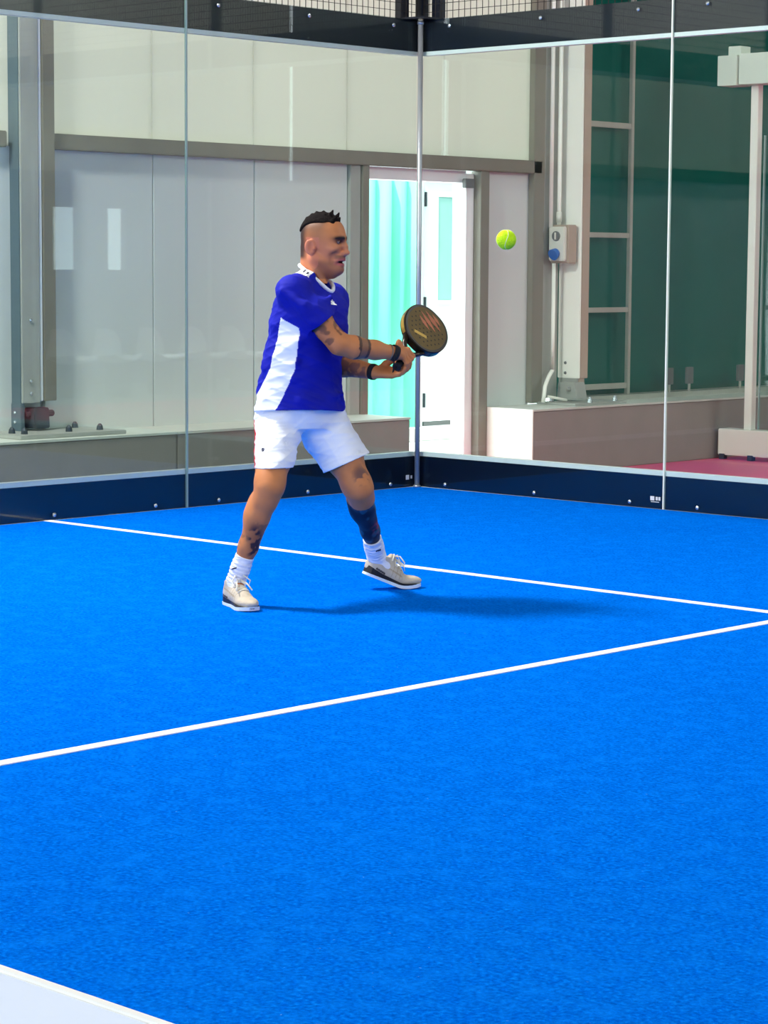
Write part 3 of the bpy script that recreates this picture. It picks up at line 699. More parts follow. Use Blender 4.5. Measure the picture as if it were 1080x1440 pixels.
SKIN = np.array(srgb(194, 121, 72)); 
def paint_body(V, N):
    c = np.tile(SKIN, (len(V), 1)); n1 = fbm(V, 45, 3)
    c *= (.94+.12*n1)[:, None]
    h = V-HC; f, s, z = h@F_, h@S_, h@Z_; hd = (V[:, 2] > 1.38)
    c = lerp(c, srgb(205, 128, 100), .5*hd*sstep(.03, -.06, z))
    # stubble of the beard and the shaved sides
    beard = hd*sstep(-.085, -.110, z)*sstep(-.03, .0, f)*.42+hd*sstep(.055, .085, f)*sstep(-.066, -.074, z)*sstep(-.09, -.084, z)*.7
    c = lerp(c, srgb(96, 62, 52), np.clip(beard*1.35, 0, .72))
    side = hd*sstep(-.035, .055, z)*sstep(.050, -.01, f-.35*z)*.80
    back = hd*sstep(-.040, -.078, f)*sstep(-.105, -.08, z)*.95
    c = lerp(c, srgb(74, 52, 40), np.clip(side, 0, 1)); c = lerp(c, srgb(42, 26, 24), np.clip(back, 0, 1))
    # brows, lids darkened with painted eye-socket shade, lips, mouth
    for k in (-1, 1):
        br = np.exp(-(((z-.0035+.10*np.maximum(0, np.abs(s)-.03))/.0082)**2)-((s-k*.032)/.027)**4)*(f > .025)*hd
        c = lerp(c, srgb(30, 16, 14), np.clip(br*1.5, 0, 1))
        li = np.exp(-((z+.0105)/.0085)**2-((s-k*.032)/.021)**4)*(f > .05)*hd
        c = lerp(c, srgb(70, 34, 28), np.clip(li*1.1, 0, .9))
    lip = hd*(f > .066)*np.exp(-((z+.098)/.0155)**4-(s/.029)**4); c = lerp(c, srgb(186, 84, 92), np.clip(lip, 0, .8))
    mo = hd*(f > .055)*np.exp(-((z+.098)/.0052)**4-(s/.026)**4); c = lerp(c, srgb(48, 8, 12), np.clip(mo*1.4, 0, 1))
    ear = hd*(np.abs(s) > .066)*(f < .01)*(z < .0); c = lerp(c, srgb(205, 120, 96), .5*ear)
    # arm tattoos
    def along(A, B): A = np.array(A); d = np.array(B)-A; return (V-A)@d/(d@d), np.linalg.norm(V-A-np.clip((V-A)@d/(d@d), 0, 1)[:, None]*d, axis=1)
    t, d = along(RE, RW); band = (d < .06)*((t > .24) & (t < .48)); edge = (d < .06)*(((t > .24) & (t < .30)) | ((t > .43) & (t < .48)))
    c = lerp(c, srgb(112, 80, 58), .75*band); c = lerp(c, srgb(46, 30, 26), .75*edge)
    t, d = along(RS, RE); n2 = fbm(V, 60, 8); up = (d < .075)*(t > .45)*(t < .93)*(V[:, 2] > 1.1)*sstep(.52, .66, n2); c = lerp(c, srgb(92, 58, 44), .75*up)
    t, d = along(LE, LW); c = lerp(c, srgb(110, 70, 66), .7*(d < .06)*(t > .15)*(t < .9)*sstep(.5, .62, fbm(V, 70, 5)))
    # leg tattoos
    t, d = along(LK, LA); m = (d < .09)*(t > .17)*(t < .95)*1.0; n3 = fbm(V, 42, 12); ink = np.array(srgb(20, 22, 44))[None]*np.ones((len(V), 1))
    ink = lerp(ink, srgb(36, 74, 92), sstep(.58, .75, n3)); rc = np.array(LK)+(np.array(LA)-np.array(LK))*.55+np.array((.045, -.03, 0))
    ink = lerp(ink, srgb(150, 32, 56), np.exp(-(np.linalg.norm(V-rc, axis=1)/.028)**2)*1.2*sstep(.3, .6, fbm(V, 90, 4)).clip(0, 1)); c = c*(1-m[:, None])+ink*m[:, None]
    kn_ = np.array((.135, -.06, .545)); c = lerp(c, srgb(70, 52, 62), .8*np.exp(-(np.linalg.norm((V-kn_)*np.array((1, .6, .9)), axis=1)/.038)**4)*sstep(.42, .55, fbm(V, 65, 21)))
    t, d = along(RK, RA); q = (V-np.array((-.306, -.31, .268)))*np.array((1, .5, .46)); blob = np.exp(-(np.linalg.norm(q, axis=1)/.040)**4)*(d < .08)
    c = lerp(c, srgb(26, 22, 38), np.clip(blob*(.45+.9*sstep(.30, .5, fbm(V, 62, 2))), 0, .95)); q2 = (V-np.array((-.40, -.26, .28)))*np.array((1, .5, .28))
    c = lerp(c, srgb(84, 40, 46), .75*np.exp(-(np.linalg.norm(q2, axis=1)/.028)**4)*(d < .08)*sstep(.4, .55, fbm(V, 60, 33)))
    c = lerp(c, srgb(120, 84, 60), .6*(d < .075)*(t > .33)*(t < .55)*sstep(.56, .66, fbm(V, 55, 17)))
    return c

# ---- hair: cropped dark crest with small tufts
hs = SDF(HC-.14, HC+.16, .0032)
hs.ell(hp(-.009, 0, .012), HA, (.1005, .077, .0985), .01)
hs.cut(hp(.066, 0, .076), -Z_*.97+F_*.33, .008)
for i, (f, s, z, hgt, lean) in enumerate(((.052, .012, .072, .020, .35), (.044, -.014, .078, .026, .5), (.030, .018, .082, .022, .2), (.020, -.010, .088, .026, .4), (.012, .026, .080, .018, .0), (-.002, .006, .092, .018, -.2),
                                     (-.012, -.022, .088, .02, .1), (-.022, .020, .086, .018, -.3), (-.034, -.004, .090, .016, -.3), (-.046, .022, .080, .014, -.5), (-.055, -.012, .080, .016, -.5), (.056, -.004, .068, .018, .6), (-.068, .012, .066, .012, -.7), (.048, .032, .066, .014, .4), (.010, -.034, .076, .016, .2))):
    p0 = hp(f, s, z); hs.cone(p0, p0+Z_*hgt*1.15+F_*hgt*lean+S_*.004*(-1)**i, .015, .004, .008)
for k_ in (-1, 1): hs.cut(hp(0, .066*k_, .07), S_*k_*.85-Z_*.5, .006)
hs.cut(hp(.069, 0, .06), F_*.9-Z_*.25, .006)
def paint_hair(V, N): return np.tile(np.array(srgb(17, 11, 11)), (len(V), 1))*(.6+.8*fbm(V, 160, 6))[:, None]
sdf_object(hs, 'hair', mat_attr('hair', .8, bump=.6, bscale=180, spec=.1), player, paint_hair)
for s in (-1, 1):
    ev = SDF(hp(.078, .031*s, -.0125)-.02, hp(.078, .031*s, -.0125)+.02, .0016); ev.ell(hp(.0775, .031*s, -.0125), HA, (.0125, .0125, .0115), .002)
    ctr = hp(.0775, .031*s, -.0125)
    def paint_eye(V, N, ctr=ctr):
        d = (V-ctr); a = d@U(*(F_*1.0+S_*-.15)); c = np.tile(np.array(srgb(112, 92, 84)), (len(V), 1)); c = lerp(c, srgb(48, 26, 16), (a > .0098)*1.0); c = lerp(c, srgb(8, 6, 6), (a > .0116)*1.0)  # sclera darkened, shade over the eye put into its colour
        return lerp(c, srgb(84, 42, 34), (d@Z_ > .0015)*1.0)
    sdf_object(ev, 'eye', mat_attr('eye_surface', .2), player, paint_eye)

# ---- shirt
TY = math.radians(-30); TF = np.array((math.cos(TY), math.sin(TY), 0)); TR = np.array((math.sin(TY), -math.cos(TY), 0))    # facing, to his right
LV = [(.80, -.133, .01, .218, .172), (.86, -.130, .01, .208, .165), (.93, -.128, .01, .196, .155), (1.0, -.126, .0, .188, .150), (1.08, -.112, .0, .190, .148), (1.17, -.093, 0, .193, .146), (1.25, -.087, 0, .190, .141), (1.30, -.092, 0, .170, .122), (1.335, -.098, 0, .125, .088), (1.355, -.10, 0, .09, .06)]
def torso(s, g):
    s.loft(LV, TY, .02, grow=g)
    s.cone((-.105, .0, 1.345), RS, .056+g, .053+g, .04); s.cone((-.075, .02, 1.315), LS, .055+g, .058+g, .04)
    s.cone((-.105, 0.014, 1.31), (-.098, .008, 1.37), .075+g, .052+g, .03)
    s.cone((-.135, -.085, 1.335), (-.088, -.022, 1.392), .058+g, .040+g, .035)
def sleeves(s, g):
    s.cone((-.14, -.13, 1.326), RS, .056+g, .055+g, .03); s.cone((-.0, .14, 1.288), LS, .060+g, .062+g, .03)
    s.cone(RS, (-.085, -.163, 1.235), .056+g, .070+g, .03); s.cone((-.085, -.163, 1.235), (.01, -.166, 1.138), .070+g, .066+g, .03)
    s.cone(LS, (-.0, .18, 1.17), .068+g, .066+g, .03); s.cone((-.0, .18, 1.17), (-.0, .185, 1.03), .066+g, .064+g, .02)
sh = SDF((-.42, -.34, .76), (.20, .34, 1.50), .0038)
torso(sh, 0.0)
# creases: pulled folds at the armpit, the side panel and above the hem
for (p, q, r) in (((-.27, -.10, 1.02), (-.13, -.19, 1.12), .010), ((-.29, -.06, .95), (-.14, -.19, 1.03), .010), ((-.30, -.05, .90), (-.15, -.18, .96), .011), ((-.12, -.19, .875), (.05, -.02, .885), .010), ((.0, -.13, 1.30), (-.10, -.235, 1.24), .008), ((.02, -.11, 1.26), (-.06, -.235, 1.20), .008), ((-.2, -.22, 1.33), (-.11, -.24, 1.27), .008)):
    sh.cone(p, q, r, r*.6, .03)
cr1 = creases(5, 17); sh.warp(lambda x, y, z: .0035*np.sin(26*x-31*z+9*y+1.5*np.sin(14*z))*np.sin(11*x+17*y+5*z)+.0012*np.sin(60*z+35*x+2*np.sin(20*y))-.011*cr1(x, y, z))
# open hem, cuffs and neck
inn = SDF((-.42, -.34, .76), (.20, .34, 1.50), .0038); torso(inn, -.010)
solid = SDF((-.42, -.34, .76), (.20, .34, 1.50), .0038)
zc = sh.ax[2][None, None, :]
sh.D = np.where(zc+0*sh.D < .845, np.maximum(sh.D, -inn.D), sh.D)
sv = SDF((-.42, -.34, .76), (.20, .34, 1.50), .0038); sleeves(sv, 0); svi = SDF((-.42, -.34, .76), (.20, .34, 1.50), .0038); sleeves(svi, -.006)
for (p, q, r) in (((-.10, -.236, 1.27), (-.03, -.225, 1.19), .008), ((-.06, -.23, 1.26), (.0, -.20, 1.21), .007), ((-.15, -.225, 1.30), (-.08, -.24, 1.20), .007)): sv.cone(p, q, r, r*.6, .025)
CUFF = np.array((-.036, -.164, 1.196)); cn = U(.58, .05, -.82)
full = sv.D.copy()
cr3 = creases(8, 18); sv.warp(lambda x, y, z: .002-.010*cr3(x, y, z)); svi.warp(lambda x, y, z: .002-.010*cr3(x, y, z))
sv.D = np.where(((sv.ax[0][:, None, None]-CUFF[0])*cn[0]+(sv.ax[1][None, :, None]-CUFF[1])*cn[1]+(zc-CUFF[2])*cn[2] > -.035) & (sv.ax[1][None, :, None] < 0) & (zc < 1.3), np.maximum(sv.D, -svi.D), sv.D)
sv.cut(CUFF, cn, .003, lo=(-.42, -.34, .9), hi=(.2, -.0, 1.45)); sv.cut((0, .19, 1.085), (.1, .1, -1), .003, lo=(-.2, .0, .9), hi=(.2, .34, 1.12))
sh.blend(sv, .035); torso(solid, 0); sleeves(solid, 0)
sh.cut((-.13, -.05, .815), (.02, -.10, -1), .003, lo=(-.42, -.34, .76), hi=(.2, .34, .86))
sh.cone((-.085, .008, 1.35), (-.058, -.002, 1.52), .060, .074, .004, 's')
sh.ell((-.022, -.02, 1.40), (TF, TR, (0, 0, 1)), (.062, .058, .062), .006, 's')
BLUE = np.array(srgb(12, 22, 158)); WHITE = np.array(srgb(236, 238, 244))
def ringp(t): return np.array((-.062, .004, 1.388))+TF*.073*math.cos(t)+TR*.070*math.sin(t)+np.array((0, 0, -.050*math.cos(t)-.012*max(0, math.cos(t))**6+.018*max(0, math.sin(t))**2))
def paint_shirt(V, N):
    c = np.tile(BLUE, (len(V), 1)); c *= (.9+.2*fbm(V, 30, 9))[:, None]
    z = V[:, 2]; r = V-np.array((-.112, 0, 0)); ang = np.degrees(np.arctan2(r@TF, r@TR))     # 0 = his right side, + forward
    lo_, hi_ = np.interp(z, [.80, .86, .92, 1.0, 1.08, 1.17, 1.25], [-62, -50, -30, -15, -9, -4, 2]), np.interp(z, [.80, .86, .92, 1.0, 1.08, 1.15, 1.20, 1.25], [-6, 2, 10, 20, 23, 26, 24, 2])
    arm = np.linalg.norm(V-np.array((-.085, -.163, 1.235)), axis=1)
    side = (ang > lo_) & (ang < hi_) & (z < 1.215) & (r@TR > .05) & ~((V[:, 1] < -.215) & (z > 1.10))
    side &= z < 1.218-.0016*np.maximum(0, ang+2)
    c[side] = WHITE
    tr = V-np.array((-.062, .004, 1.385)); ba = tr@TF
    patch = (np.abs(np.degrees(np.arctan2(tr@TF, tr@TR))+12) < 26) & (np.linalg.norm(tr[:, :2], axis=1) < .112) & (z > 1.33)
    c[patch] = WHITE
    return c
shirt = sdf_object(sh, 'shirt', mat_attr('jersey_cloth', .75, bump=.12, bscale=14, stretch=(1, 1, 2.2), spec=.2), player, paint_shirt)
shirt['label'] = 'royal blue shirt with a white side panel and white neckline'
m_white_cloth = mat('white_cloth', srgb(236, 238, 242), .8, bump=.1, bscale=40)
col = MB().tube([ringp(2*math.pi*i/40) for i in range(40)], .0085, 10, closed=True).build('collar', m_white_cloth, shirt, smooth=True); col['label'] = 'white collar band'
st = bvh(shirt)
def logo(x, y):      # stacked peak mark with two bars
    y2 = y/.016; x2 = x/.032
    return (.25 < y2 < 1 and abs(x2) < .75*(1.05-y2)) or (-.35 < y2 < .08 and abs(x2) < .72) or (-1 < y2 < -.55 and abs(x2+.03) < .95)
decal('chest_emblem', m_white_cloth, st, (.022, -.116, 1.286), (-.72, .69, -.05), (.1, 0, 1), logo, .074, .036, shirt, back=.04)
decal('shoulder_patch', m_white_cloth, st, (-.112, -.072, 1.415), (.20, .85, -.45), (.35, .1, 1), lambda x, y: abs(x-.25*y) < .034 and abs(y) < .030, .10, .06, shirt, back=.11)
m_ink = mat('dark_print', srgb(24, 26, 60), .7)
pc = ringp(math.radians(115))
decal('shoulder_mark', m_ink, st, (-.118, -.076, 1.414), (.2, .85, -.45), (0, .2, 1), lambda x, y: abs(x-.006-.4*y) < .004 and abs(y) < .009, .03, .022, shirt, lift=.0032, back=.11)
decal('shoulder_mark', m_ink, st, (-.096, -.080, 1.404), (.2, .85, -.45), (0, .2, 1), lambda x, y: abs(x-.4*y) < .004 and abs(y) < .006, .03, .022, shirt, lift=.0032, back=.11)

# ---- shorts
so_ = SDF((-.44, -.42, .50), (.28, .30, .90), .0038); si_ = SDF((-.44, -.42, .50), (.28, .30, .90), .0038)
SL = [(.742, -.130, .02, .165, .135), (.78, -.131, .02, .185, .15), (.84, -.132, .015, .188, .15), (.88, -.132, .015, .178, .14)]
RHm, LHm = np.array((-.236, -.215, .585)), np.array((.074, .035, .580))
def pants(s, g):
    s.loft(SL, math.radians(-38), .03, grow=g)
    s.cone((-.222, -.045, .77), RHm+(RHm-np.array((-.222, -.045, .77)))*.25, .108+g, .080+g, .035)
    s.cone((-.045, .08, .76), LHm+(LHm-np.array((-.045, .08, .76)))*.3, .112+g, .106+g, .035)
pants(so_, 0); pants(si_, -.007)
pt = SDF((-.44, -.42, .50), (.28, .30, .90), .0038); pants(pt, 0)
cr2 = creases(11, 19)
fold = lambda x, y, z: -.013*cr2(x, y, z)+.003+.0055*np.sin(24*x+16*y-34*z+1.4*np.sin(18*z))*np.sin(15*x-9*y+12*z)+.0035*np.sin(62*z+30*np.abs(x+.115)+20*y)*np.exp(-((x+.115)/.09)**2)
so_.warp(fold); si_.warp(fold); pt.D = so_.D.copy()
so_.D = np.where(so_.ax[2][None, None, :]+0*so_.D < .70, np.maximum(so_.D, -si_.D), so_.D)
rd = U(-.02, -.55, -.85); ldn = U(.42, -.10, -.90)
so_.cut(RHm, (.02, -.05, -1), .003, lo=(-.44, -.42, .50), hi=(-.117, .30, .66))
so_.cut(LHm+np.array((-.02, 0, -.0)), (.42, -.05, -.93), .003, lo=(-.117, -.42, .50), hi=(.28, .30, .70))
def paint_shorts(V, N):
    c = np.tile(WHITE, (len(V), 1)); e = N@U(-.72, .69, 0)*0+N@U(-.98, .2, 0)
    st_ = (N@U(-.95, .30, 0) > .82) & (V[:, 0] < -.27) & (V[:, 2] < .78); c[st_] = np.array(srgb(196, 40, 44))
    return c
shorts = sdf_object(so_, 'shorts', mat_attr('shorts_cloth', .8, bump=.12, bscale=20, spec=.15), player, paint_shorts)
shorts['label'] = 'white sports shorts with a thin red side stripe'
stt = bvh(shorts)
decal('shorts_emblem', m_ink, stt, (-.292, -.30, .665), (.25, .96, 0), (0, 0, 1), lambda x, y: (x*x+y*y < .0075**2) and not (abs(x-y) < .0015), .018, .018, shorts)

# ---- the body's skin, tucked in under the garments
def cloth_zone(x, y, z):
    arm = (x-CUFF[0])*cn[0]+(y-CUFF[1])*cn[1]+(z-CUFF[2])*cn[2]
    return (z > .80) & (z < 1.36+0*x*y) & (((y < -.0) & (arm < -.02)) | ((y >= 0) & (z > 1.10)) | (z < .925) | ((z < 1.02) & (x < .03))) & ((z > 1.0) | (y < .30))
b.tuck(pt, .009, lambda x, y, z: (z > np.where(x < -.117, .592, .580+.45*(x-.054)+.006)) & (z < .90+0*y))
b.tuck(solid, .012, cloth_zone)
m_skin = mat_attr('skin', .52, bump=.06, bscale=220, spec=.35)
body = sdf_object(b, 'body', m_skin, player, paint_body)

# ---- socks, shoes
m_sock = mat('white_sock', srgb(232, 232, 238), .85, bump=.5, bscale=40, stretch=(.3, .3, 3))
m_sole_dark = mat('black_midsole', srgb(14, 12, 20), .5)
m_outsole = mat('white_outsole', srgb(214, 226, 236), .5)
m_lace = mat('cream_lace', srgb(226, 220, 204), .8)
def sock(A, B, r0, r1, foot):
    A = np.array(A); B = np.array(B); s = SDF(np.minimum(np.minimum(A, B), foot)-.08, np.maximum(np.maximum(A, B), foot)+.08, .0032)
    s.chain([A, A+(B-A)*.5, B, foot], [r0, r0*.94, r1, .034], .015)
    d = U(*(A-B))
    for t in np.linspace(.25, .95, 6):      # ribbed, slightly slouched cuff
        p = A+(B-A)*t; s.ell(p, (d, U(*np.cross(d, (0, 1, .1))), U(*np.cross(d, np.cross(d, (0, 1, .1))))), (.006, r0*1.05, r0*1.05), .008)
    s.cut(A+d*.004, d, .004)
    o = sdf_object(s, 'sock', m_sock, player); return o
k1 = sock((-.354, -.234, .212), (-.394, -.214, .10), .0405, .036, (-.372, -.27, .045))
k2 = sock((.1815, .2215, .238), (.200, .306, .150), .042, .037, (.26, .332, .075))
decal('sock_mark', m_ink, bvh(k1), (-.395, -.27, .165), (.3, .95, 0), (0, 0, 1), lambda x, y: abs(y-.3*x) < .0032 and abs(x+.005) < .014, .035, .02, k1)
decal('sock_mark', m_ink, bvh(k2), (.212, .20, .185), (-.15, .98, 0), (0, 0, 1), lambda x, y: abs(y-.25*x) < .0034 and abs(x) < .012, .035, .02, k2)
def shoe(heel, toe, bend, label):
    heel = np.array(heel); toe = np.array(toe); X = U(*(toe-heel)); Y = U(*np.cross((0, 0, 1), X)); Z = np.cross(X, Y); L = np.linalg.norm(toe-heel)
    P = lambda x, y, z: heel+X*x*L+Y*y+Z*z
    def flex(o):      # the forefoot lies flat while the heel lifts
        if not bend: return
        n_ = len(o.data.vertices); c = np.empty(n_*3); o.data.vertices.foreach_get('co', c); c = c.reshape(-1, 3)
        x = c@X; z = c@Z; y = c@Y; x0 = .56*L; w = .16*L; t = np.clip((x-x0)/w, 0, 1); th = bend*t
        R_ = w/bend; xi = np.clip(x-x0, 0, None)
        cx = np.where(xi <= 0, x, x0+(R_-z)*np.sin(th)+(xi-w*t)*np.cos(th)); cz = np.where(xi <= 0, z, R_-(R_-z)*np.cos(th)+(xi-w*t)*np.sin(th))
        c = cx[:, None]*X+y[:, None]*Y+cz[:, None]*Z; o.data.vertices.foreach_set('co', c.ravel()); o.data.update()
    AX = (X, Y, Z); lo_ = np.minimum(heel, toe)-.09; hi_ = np.maximum(heel, toe)+np.array((.09, .09, .17))
    s = SDF(lo_, hi_, .003)
    s.ell(P(.16, 0, .045), AX, (.052, .037, .050), .02); s.ell(P(.42, 0, .043), AX, (.09, .041, .038), .02); s.ell(P(.72, .003, .030), AX, (.085, .045, .026), .02)
    s.cone(P(.16, 0, .05), P(.20, 0, .092), .038, .041, .02); s.cone(P(.34, 0, .066), P(.62, 0, .040), .034, .028, .02)
    s.cone(P(.10, 0, .06), P(.075, 0, .108), .028, .020, .015); s.cone(P(.34, 0, .07), P(.33, 0, .105), .026, .018, .015)
    s.cone(P(.190, 0, .088), P(.17, 0, .17), .031, .046, .006, 's')
    s.cone(P(.36, 0, .075), P(.34, 0, .112), .024, .016, .012)
    s.cut(P(0, 0, .018), -Z, .002)
    n2 = lambda V: fbm(V, 70, 15)
    def paint(V, N):
        q = V-heel; x = q@X/L; z = q@Z; y = q@Y; c = np.tile(np.array(srgb(196, 184, 164)), (len(V), 1)); c *= (.90+.13*n2(V))[:, None]
        c = lerp(c, srgb(150, 126, 92), ((np.abs(z-.066+.05*(x-.3)) < .003) & (x > .1) & (x < .6))*.55)
        c = lerp(c, srgb(132, 112, 84), ((np.abs(np.sin(x*46)) < .22) & (x > .36) & (x < .62) & (np.abs(y) > .018) & (z > .035))*.5)
        c = lerp(c, srgb(40, 34, 40), ((x > .12) & (x < .30) & (np.abs(z-.040+.05*(x-.2)) < .0045) & (np.abs(y) > .02))*.9)
        return c
    e = empty('shoe', tuple(heel), 0); e.parent = player; e['label'] = label
    up = sdf_object(s, 'upper', mat_attr('shoe_fabric', .7, bump=.25, bscale=160, spec=.3), e, paint, off=heel)
    prof = [(-.02, .0), (.0, .024), (.06, .036), (.15, .041), (.3, .040), (.45, .038), (.6, .044), (.75, .050), (.88, .043), (.96, .029), (1.0, .010)]
    pts = []
    xs = np.linspace(-.02, 1.0, 34); ws = np.interp(xs, [p[0] for p in prof], [p[1] for p in prof])
    for nm, m, za, zb, g in (('midsole', m_sole_dark, lambda x: .010, lambda x: .036-.020*x+.012*max(0, .25-x)*3, .001), ('outsole', m_outsole, lambda x: .0+.012*max(0, x-.8)*2, lambda x: .0115+.004*x+.012*max(0, x-.8)*2, .003)):
        mb = MB(); k = len(xs)
        for x, w_ in zip(xs, ws):
            for y_, z_ in ((-(w_+g), za(x)), (w_+g, za(x)), (w_+g, zb(x)), (-(w_+g), zb(x))): mb.v.append(tuple(X*x*L+Y*y_+Z*z_))
        for i in range(k-1):
            for j in range(4): a = 4*i+j; b_ = 4*i+(j+1) % 4; mb.f.append((a, b_, b_+4, a+4))
        mb.f.append((0, 1, 2, 3)); mb.f.append((4*k-4, 4*k-1, 4*k-2, 4*k-3))
        o = mb.build(nm, m, e, smooth=False); flex(o); o['label'] = 'black midsole' if nm == 'midsole' else 'white outsole edge'
    tr = bvh(up); lac = MB()
    for i, x in enumerate(np.linspace(.36, .62, 6)):
        row = []
        for j in range(9):
            y_ = -.026+.052*j/8; p = Vector(P(x+.025*(j/8-.5)*(-1)**i, y_, .2)-heel); h_ = tr.ray_cast(p, Vector(-Z))
            if h_[0] is not None: row.append(h_[0]+Vector(Z)*.0025)
        if len(row) > 3: lac.tube(row, .0034, 6)
    base = P(.37, 0, .118)-heel
    for sg in (-1, 1):
        lac.tube([base, base+Y*.02*sg+X*.02+Z*.014, base+Y*.040*sg+X*.045-Z*.004, base+Y*.030*sg+X*.055-Z*.022, base+Y*.006*sg+X*.02-Z*.010], .003, 6)
        lac.tube([base, base+Y*.022*sg+X*.05-Z*.014, base+Y*.034*sg+X*.085-Z*.040], .003, 6)
    flex(lac.build('laces', m_lace, e, smooth=True)); flex(up)
    return e
shoe((-.424, -.150, .001), (-.312, -.410, .001), 0, 'near white shoe, flat on the turf, toe towards the camera')
shoe((.142, .300, .072), (.389, .373, -.036), math.radians(23), 'far cream shoe with raised heel and black midsole')

# ---- wristbands and bracelets
m_band = mat('black_wristband', srgb(14, 13, 16), .8, bump=.4, bscale=120)
def band(p, d, r, w, name, m, rt=.004):
    p = Vector(p); d = Vector(d).normalized(); a = d.orthogonal().normalized(); bb = d.cross(a); mb = MB(); n_ = 28
    prof = [(-w/2, r), (-w/2, r+rt), (0, r+rt*1.5), (w/2, r+rt), (w/2, r)]
    for k in range(n_):
        an = 2*math.pi*k/n_; u = a*math.cos(an)+bb*math.sin(an)
        for x, q in prof: mb.v.append(tuple(p+d*x+u*q))
    m_ = len(prof)
    for k in range(n_):
        for j in range(m_): mb.f.append((k*m_+j, k*m_+(j+1) % m_, ((k+1) % n_)*m_+(j+1) % m_, ((k+1) % n_)*m_+j))
    return mb.build(name, m, player, smooth=True)
rdv = np.array(RW)-np.array((.19, -.08, 1.08)); ldv = np.array(LW)-np.array((.05, .15, 1.004))
o = band(np.array(RW)-rdv*.02, U(*rdv)+np.array((0, 0, -.25)), .0305, .026, 'wristband', m_band); o['label'] = 'black wristband on the racket arm'
o = band(np.array(RW)-rdv*.26, U(*rdv), .0320, .006, 'bracelet', mat('grey_cord', srgb(120, 104, 90), .6), .002)
o = band(np.array(LW)-ldv*.02, U(*ldv), .0300, .024, 'wristband', m_band); o['label'] = 'black wristband on the lower arm'

# ================================================================== racket and ball
rk = empty('padel_racket', tuple(Vector(PO)+Matrix.Rotation(PR, 3, 'Z')@Vector(G)), PR, label='gold and black padel racket with an orange pattern, held in both hands', cat='racket')
RC = RA_*.250+np.array((.010, 0, .012))      # head centre relative to the grip
def rp(a, w, n): return RC+RA_*a+RWd*w+RN*n
def outline(k, grow=0.0):      # teardrop head outline, k in 0..1
    t = 2*math.pi*k; a = math.cos(t); w = math.sin(t)
    rad = 1+.05*abs(math.sin(2*t))**1.5
    wa = .130*(1-.10*max(0, -a)**1.3)
    return a*(.140+grow)*rad, w*(wa-.014+grow)*rad
m_rim = mat('racket_rim', srgb(34, 26, 14), .28, .3, var=.4, scale=9)
m_gold = mat('racket_gold', srgb(176, 142, 62), .3, .6)
m_face = mat('racket_face', srgb(100, 80, 36), .5, .1, var=.4, scale=9, spec=.3)
m_hole = mat('racket_hole', srgb(46, 36, 16), .7)
m_orange = mat('racket_orange', srgb(176, 92, 48), .4, var=.35, scale=14)
nO = 56; T2 = .0185
mb = MB()
sec = [(0, -T2+.004), (.004, -T2), (.014, -T2), (.014, -T2+.002), (.014, T2-.002), (.014, T2), (.004, T2), (0, T2-.004)]
for i in range(nO):
    k = i/nO
    for (ins, nn_) in sec:
        a, w_ = outline(k, -ins); mb.v.append(tuple(rp(a, w_, nn_)))
m_ = len(sec)
for i in range(nO):
    for j in range(m_): mb.f.append((i*m_+j, i*m_+(j+1) % m_, ((i+1) % nO)*m_+(j+1) % m_, ((i+1) % nO)*m_+j))
mb.build('rim', m_rim, rk, smooth=False)
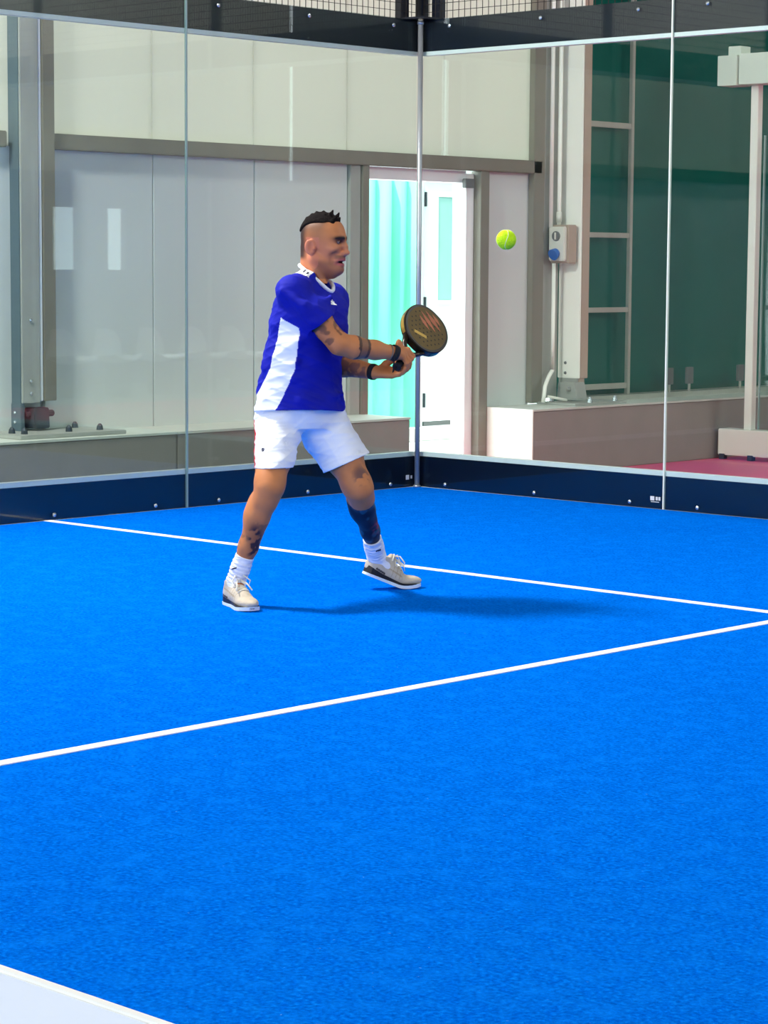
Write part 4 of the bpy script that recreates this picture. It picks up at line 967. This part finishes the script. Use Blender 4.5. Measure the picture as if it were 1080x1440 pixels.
# two faces with drilled holes shown as recessed discs
for sg, nm in ((1, 'face'), (-1, 'face')):
    mb = MB(); mb.v.append(tuple(rp(0, 0, sg*(T2-.0005)))); R_ = [.25, .5, .75, 1.0]
    for q in R_:
        for i in range(nO):
            a, w_ = outline(i/nO, -.013); mb.v.append(tuple(rp(a*q, w_*q, sg*(T2-.0005-.0012*q*q*0))))
    for i in range(nO): mb.f.append((0, 1+i, 1+(i+1) % nO))
    for r_ in range(3):
        for i in range(nO): a = 1+r_*nO+i; b2 = 1+r_*nO+(i+1) % nO; mb.f.append((a, b2, b2+nO, a+nO))
    f_ = mb.build(nm, m_face, rk)
    hol = MB()
    for ia in range(-4, 4):
        for iw in range(-4, 5):
            a = .024*ia+.01; w_ = .024*iw+(.012 if ia % 2 else 0)
            if (a/.105)**2+(w_/.095)**2 < 1:
                c0 = rp(a, w_, sg*(T2-.0003)); n0 = len(hol.v)
                for k in range(8): an = k*math.pi/4; hol.v.append(tuple(c0+RA_*.0048*math.cos(an)+RWd*.0048*math.sin(an)))
                hol.f.append(tuple(range(n0, n0+8)))
    if sg > 0:
        ho = hol.build('drill_hole', m_hole, f_); ho['kind'] = 'stuff'
        for (a0, w0, a1, w1, hw_) in ((.095, -.055, .062, .060, .014), (.068, -.070, .030, .045, .013), (.036, -.066, .008, .015, .011), (.112, -.02, .092, .045, .010)):
            d = np.array((a1-a0, w1-w0)); pn = np.array((-d[1], d[0]))/np.linalg.norm(d)*hw_
            q = [(a0, w0), (a0+d[0]*.5+pn[0], w0+d[1]*.5+pn[1]), (a1, w1), (a0+d[0]*.5-pn[0], w0+d[1]*.5-pn[1])]
            mb = MB(); mb.v = [tuple(rp(a, w_, T2+.0002)) for a, w_ in q]; mb.f = [(0, 1, 2, 3)]; mb.build('orange_stroke', m_orange, f_)
        mb = MB(); mb.v = [tuple(rp(a, w_, T2+.0003)) for a, w_ in ((-.085, -.035), (-.070, -.042), (-.040, .020), (-.055, .027))]; mb.f = [(0, 1, 2, 3)]; mb.build('gold_bar', m_gold, f_)
for (k0, k1_) in ((.60, .72), (.74, .80), (.30, .36)):
    mb = MB(); nn_ = 10
    for i in range(nn_+1):
        a, w_ = outline(k0+(k1_-k0)*i/nn_, .0006)
        for z_ in (-.009, .009): mb.v.append(tuple(rp(a, w_, z_)))
    for i in range(nn_): mb.f.append((2*i, 2*i+2, 2*i+3, 2*i+1))
    mb.build('gold_flash', m_gold, rk, smooth=True)
th = MB()
for sg in (-1, 1): th.tube([RA_*.045+RWd*.004*sg, RA_*.075+RWd*.018*sg, RA_*.10+RWd*.034*sg, RC-RA_*.122+RWd*.055*sg], [.014, .012, .0115, .012], 10)
th.build('throat', m_rim, rk, smooth=True)
hd_ = MB().tube([-RA_*.068, -RA_*.066, -RA_*.058, RA_*.058], [.017, .0205, .0165, .0155], 14).build('handle', m_band, rk, smooth=True)
MB().tube([-RA_*.066, -RA_*.085+np.array((-.01, -.01, -.012)), np.array(RW)-G+np.array((.0, -.02, -.035)), np.array(RW)-G+np.array((.008, -.036, -.005))], .003, 8).build('wrist_cord', m_band, rk, smooth=True)

bc = np.array((.670, -1.5, 1.534))
ball = empty('padel_ball', tuple(Vector(PO)+Matrix.Rotation(PR, 3, 'Z')@Vector(bc)), PR, label='bright yellow-green ball flying right of the racket', cat='ball')
bs = SDF((-.06,)*3, (.06,)*3, .003); bs.ell((0, 0, 0), np.eye(3), (.036, .036, .036), .004)
sdf_object(bs, 'felt', mat('ball_felt', srgb(208, 255, 10), .9, bump=.8, bscale=180), ball)
seam = []
for i in range(60):
    t = 2*math.pi*i/60; a_ = .44; v_ = np.array((a_*math.cos(t)+(1-a_)*math.cos(3*t)*.55, a_*math.sin(t)-(1-a_)*math.sin(3*t)*.55, .9*math.sin(2*t)*.7)); seam.append(v_/np.linalg.norm(v_)*.0363)
MB().tube(seam, .0011, 6, closed=True).build('seam', mat('ball_seam', srgb(236, 244, 190), .8), ball, smooth=True)
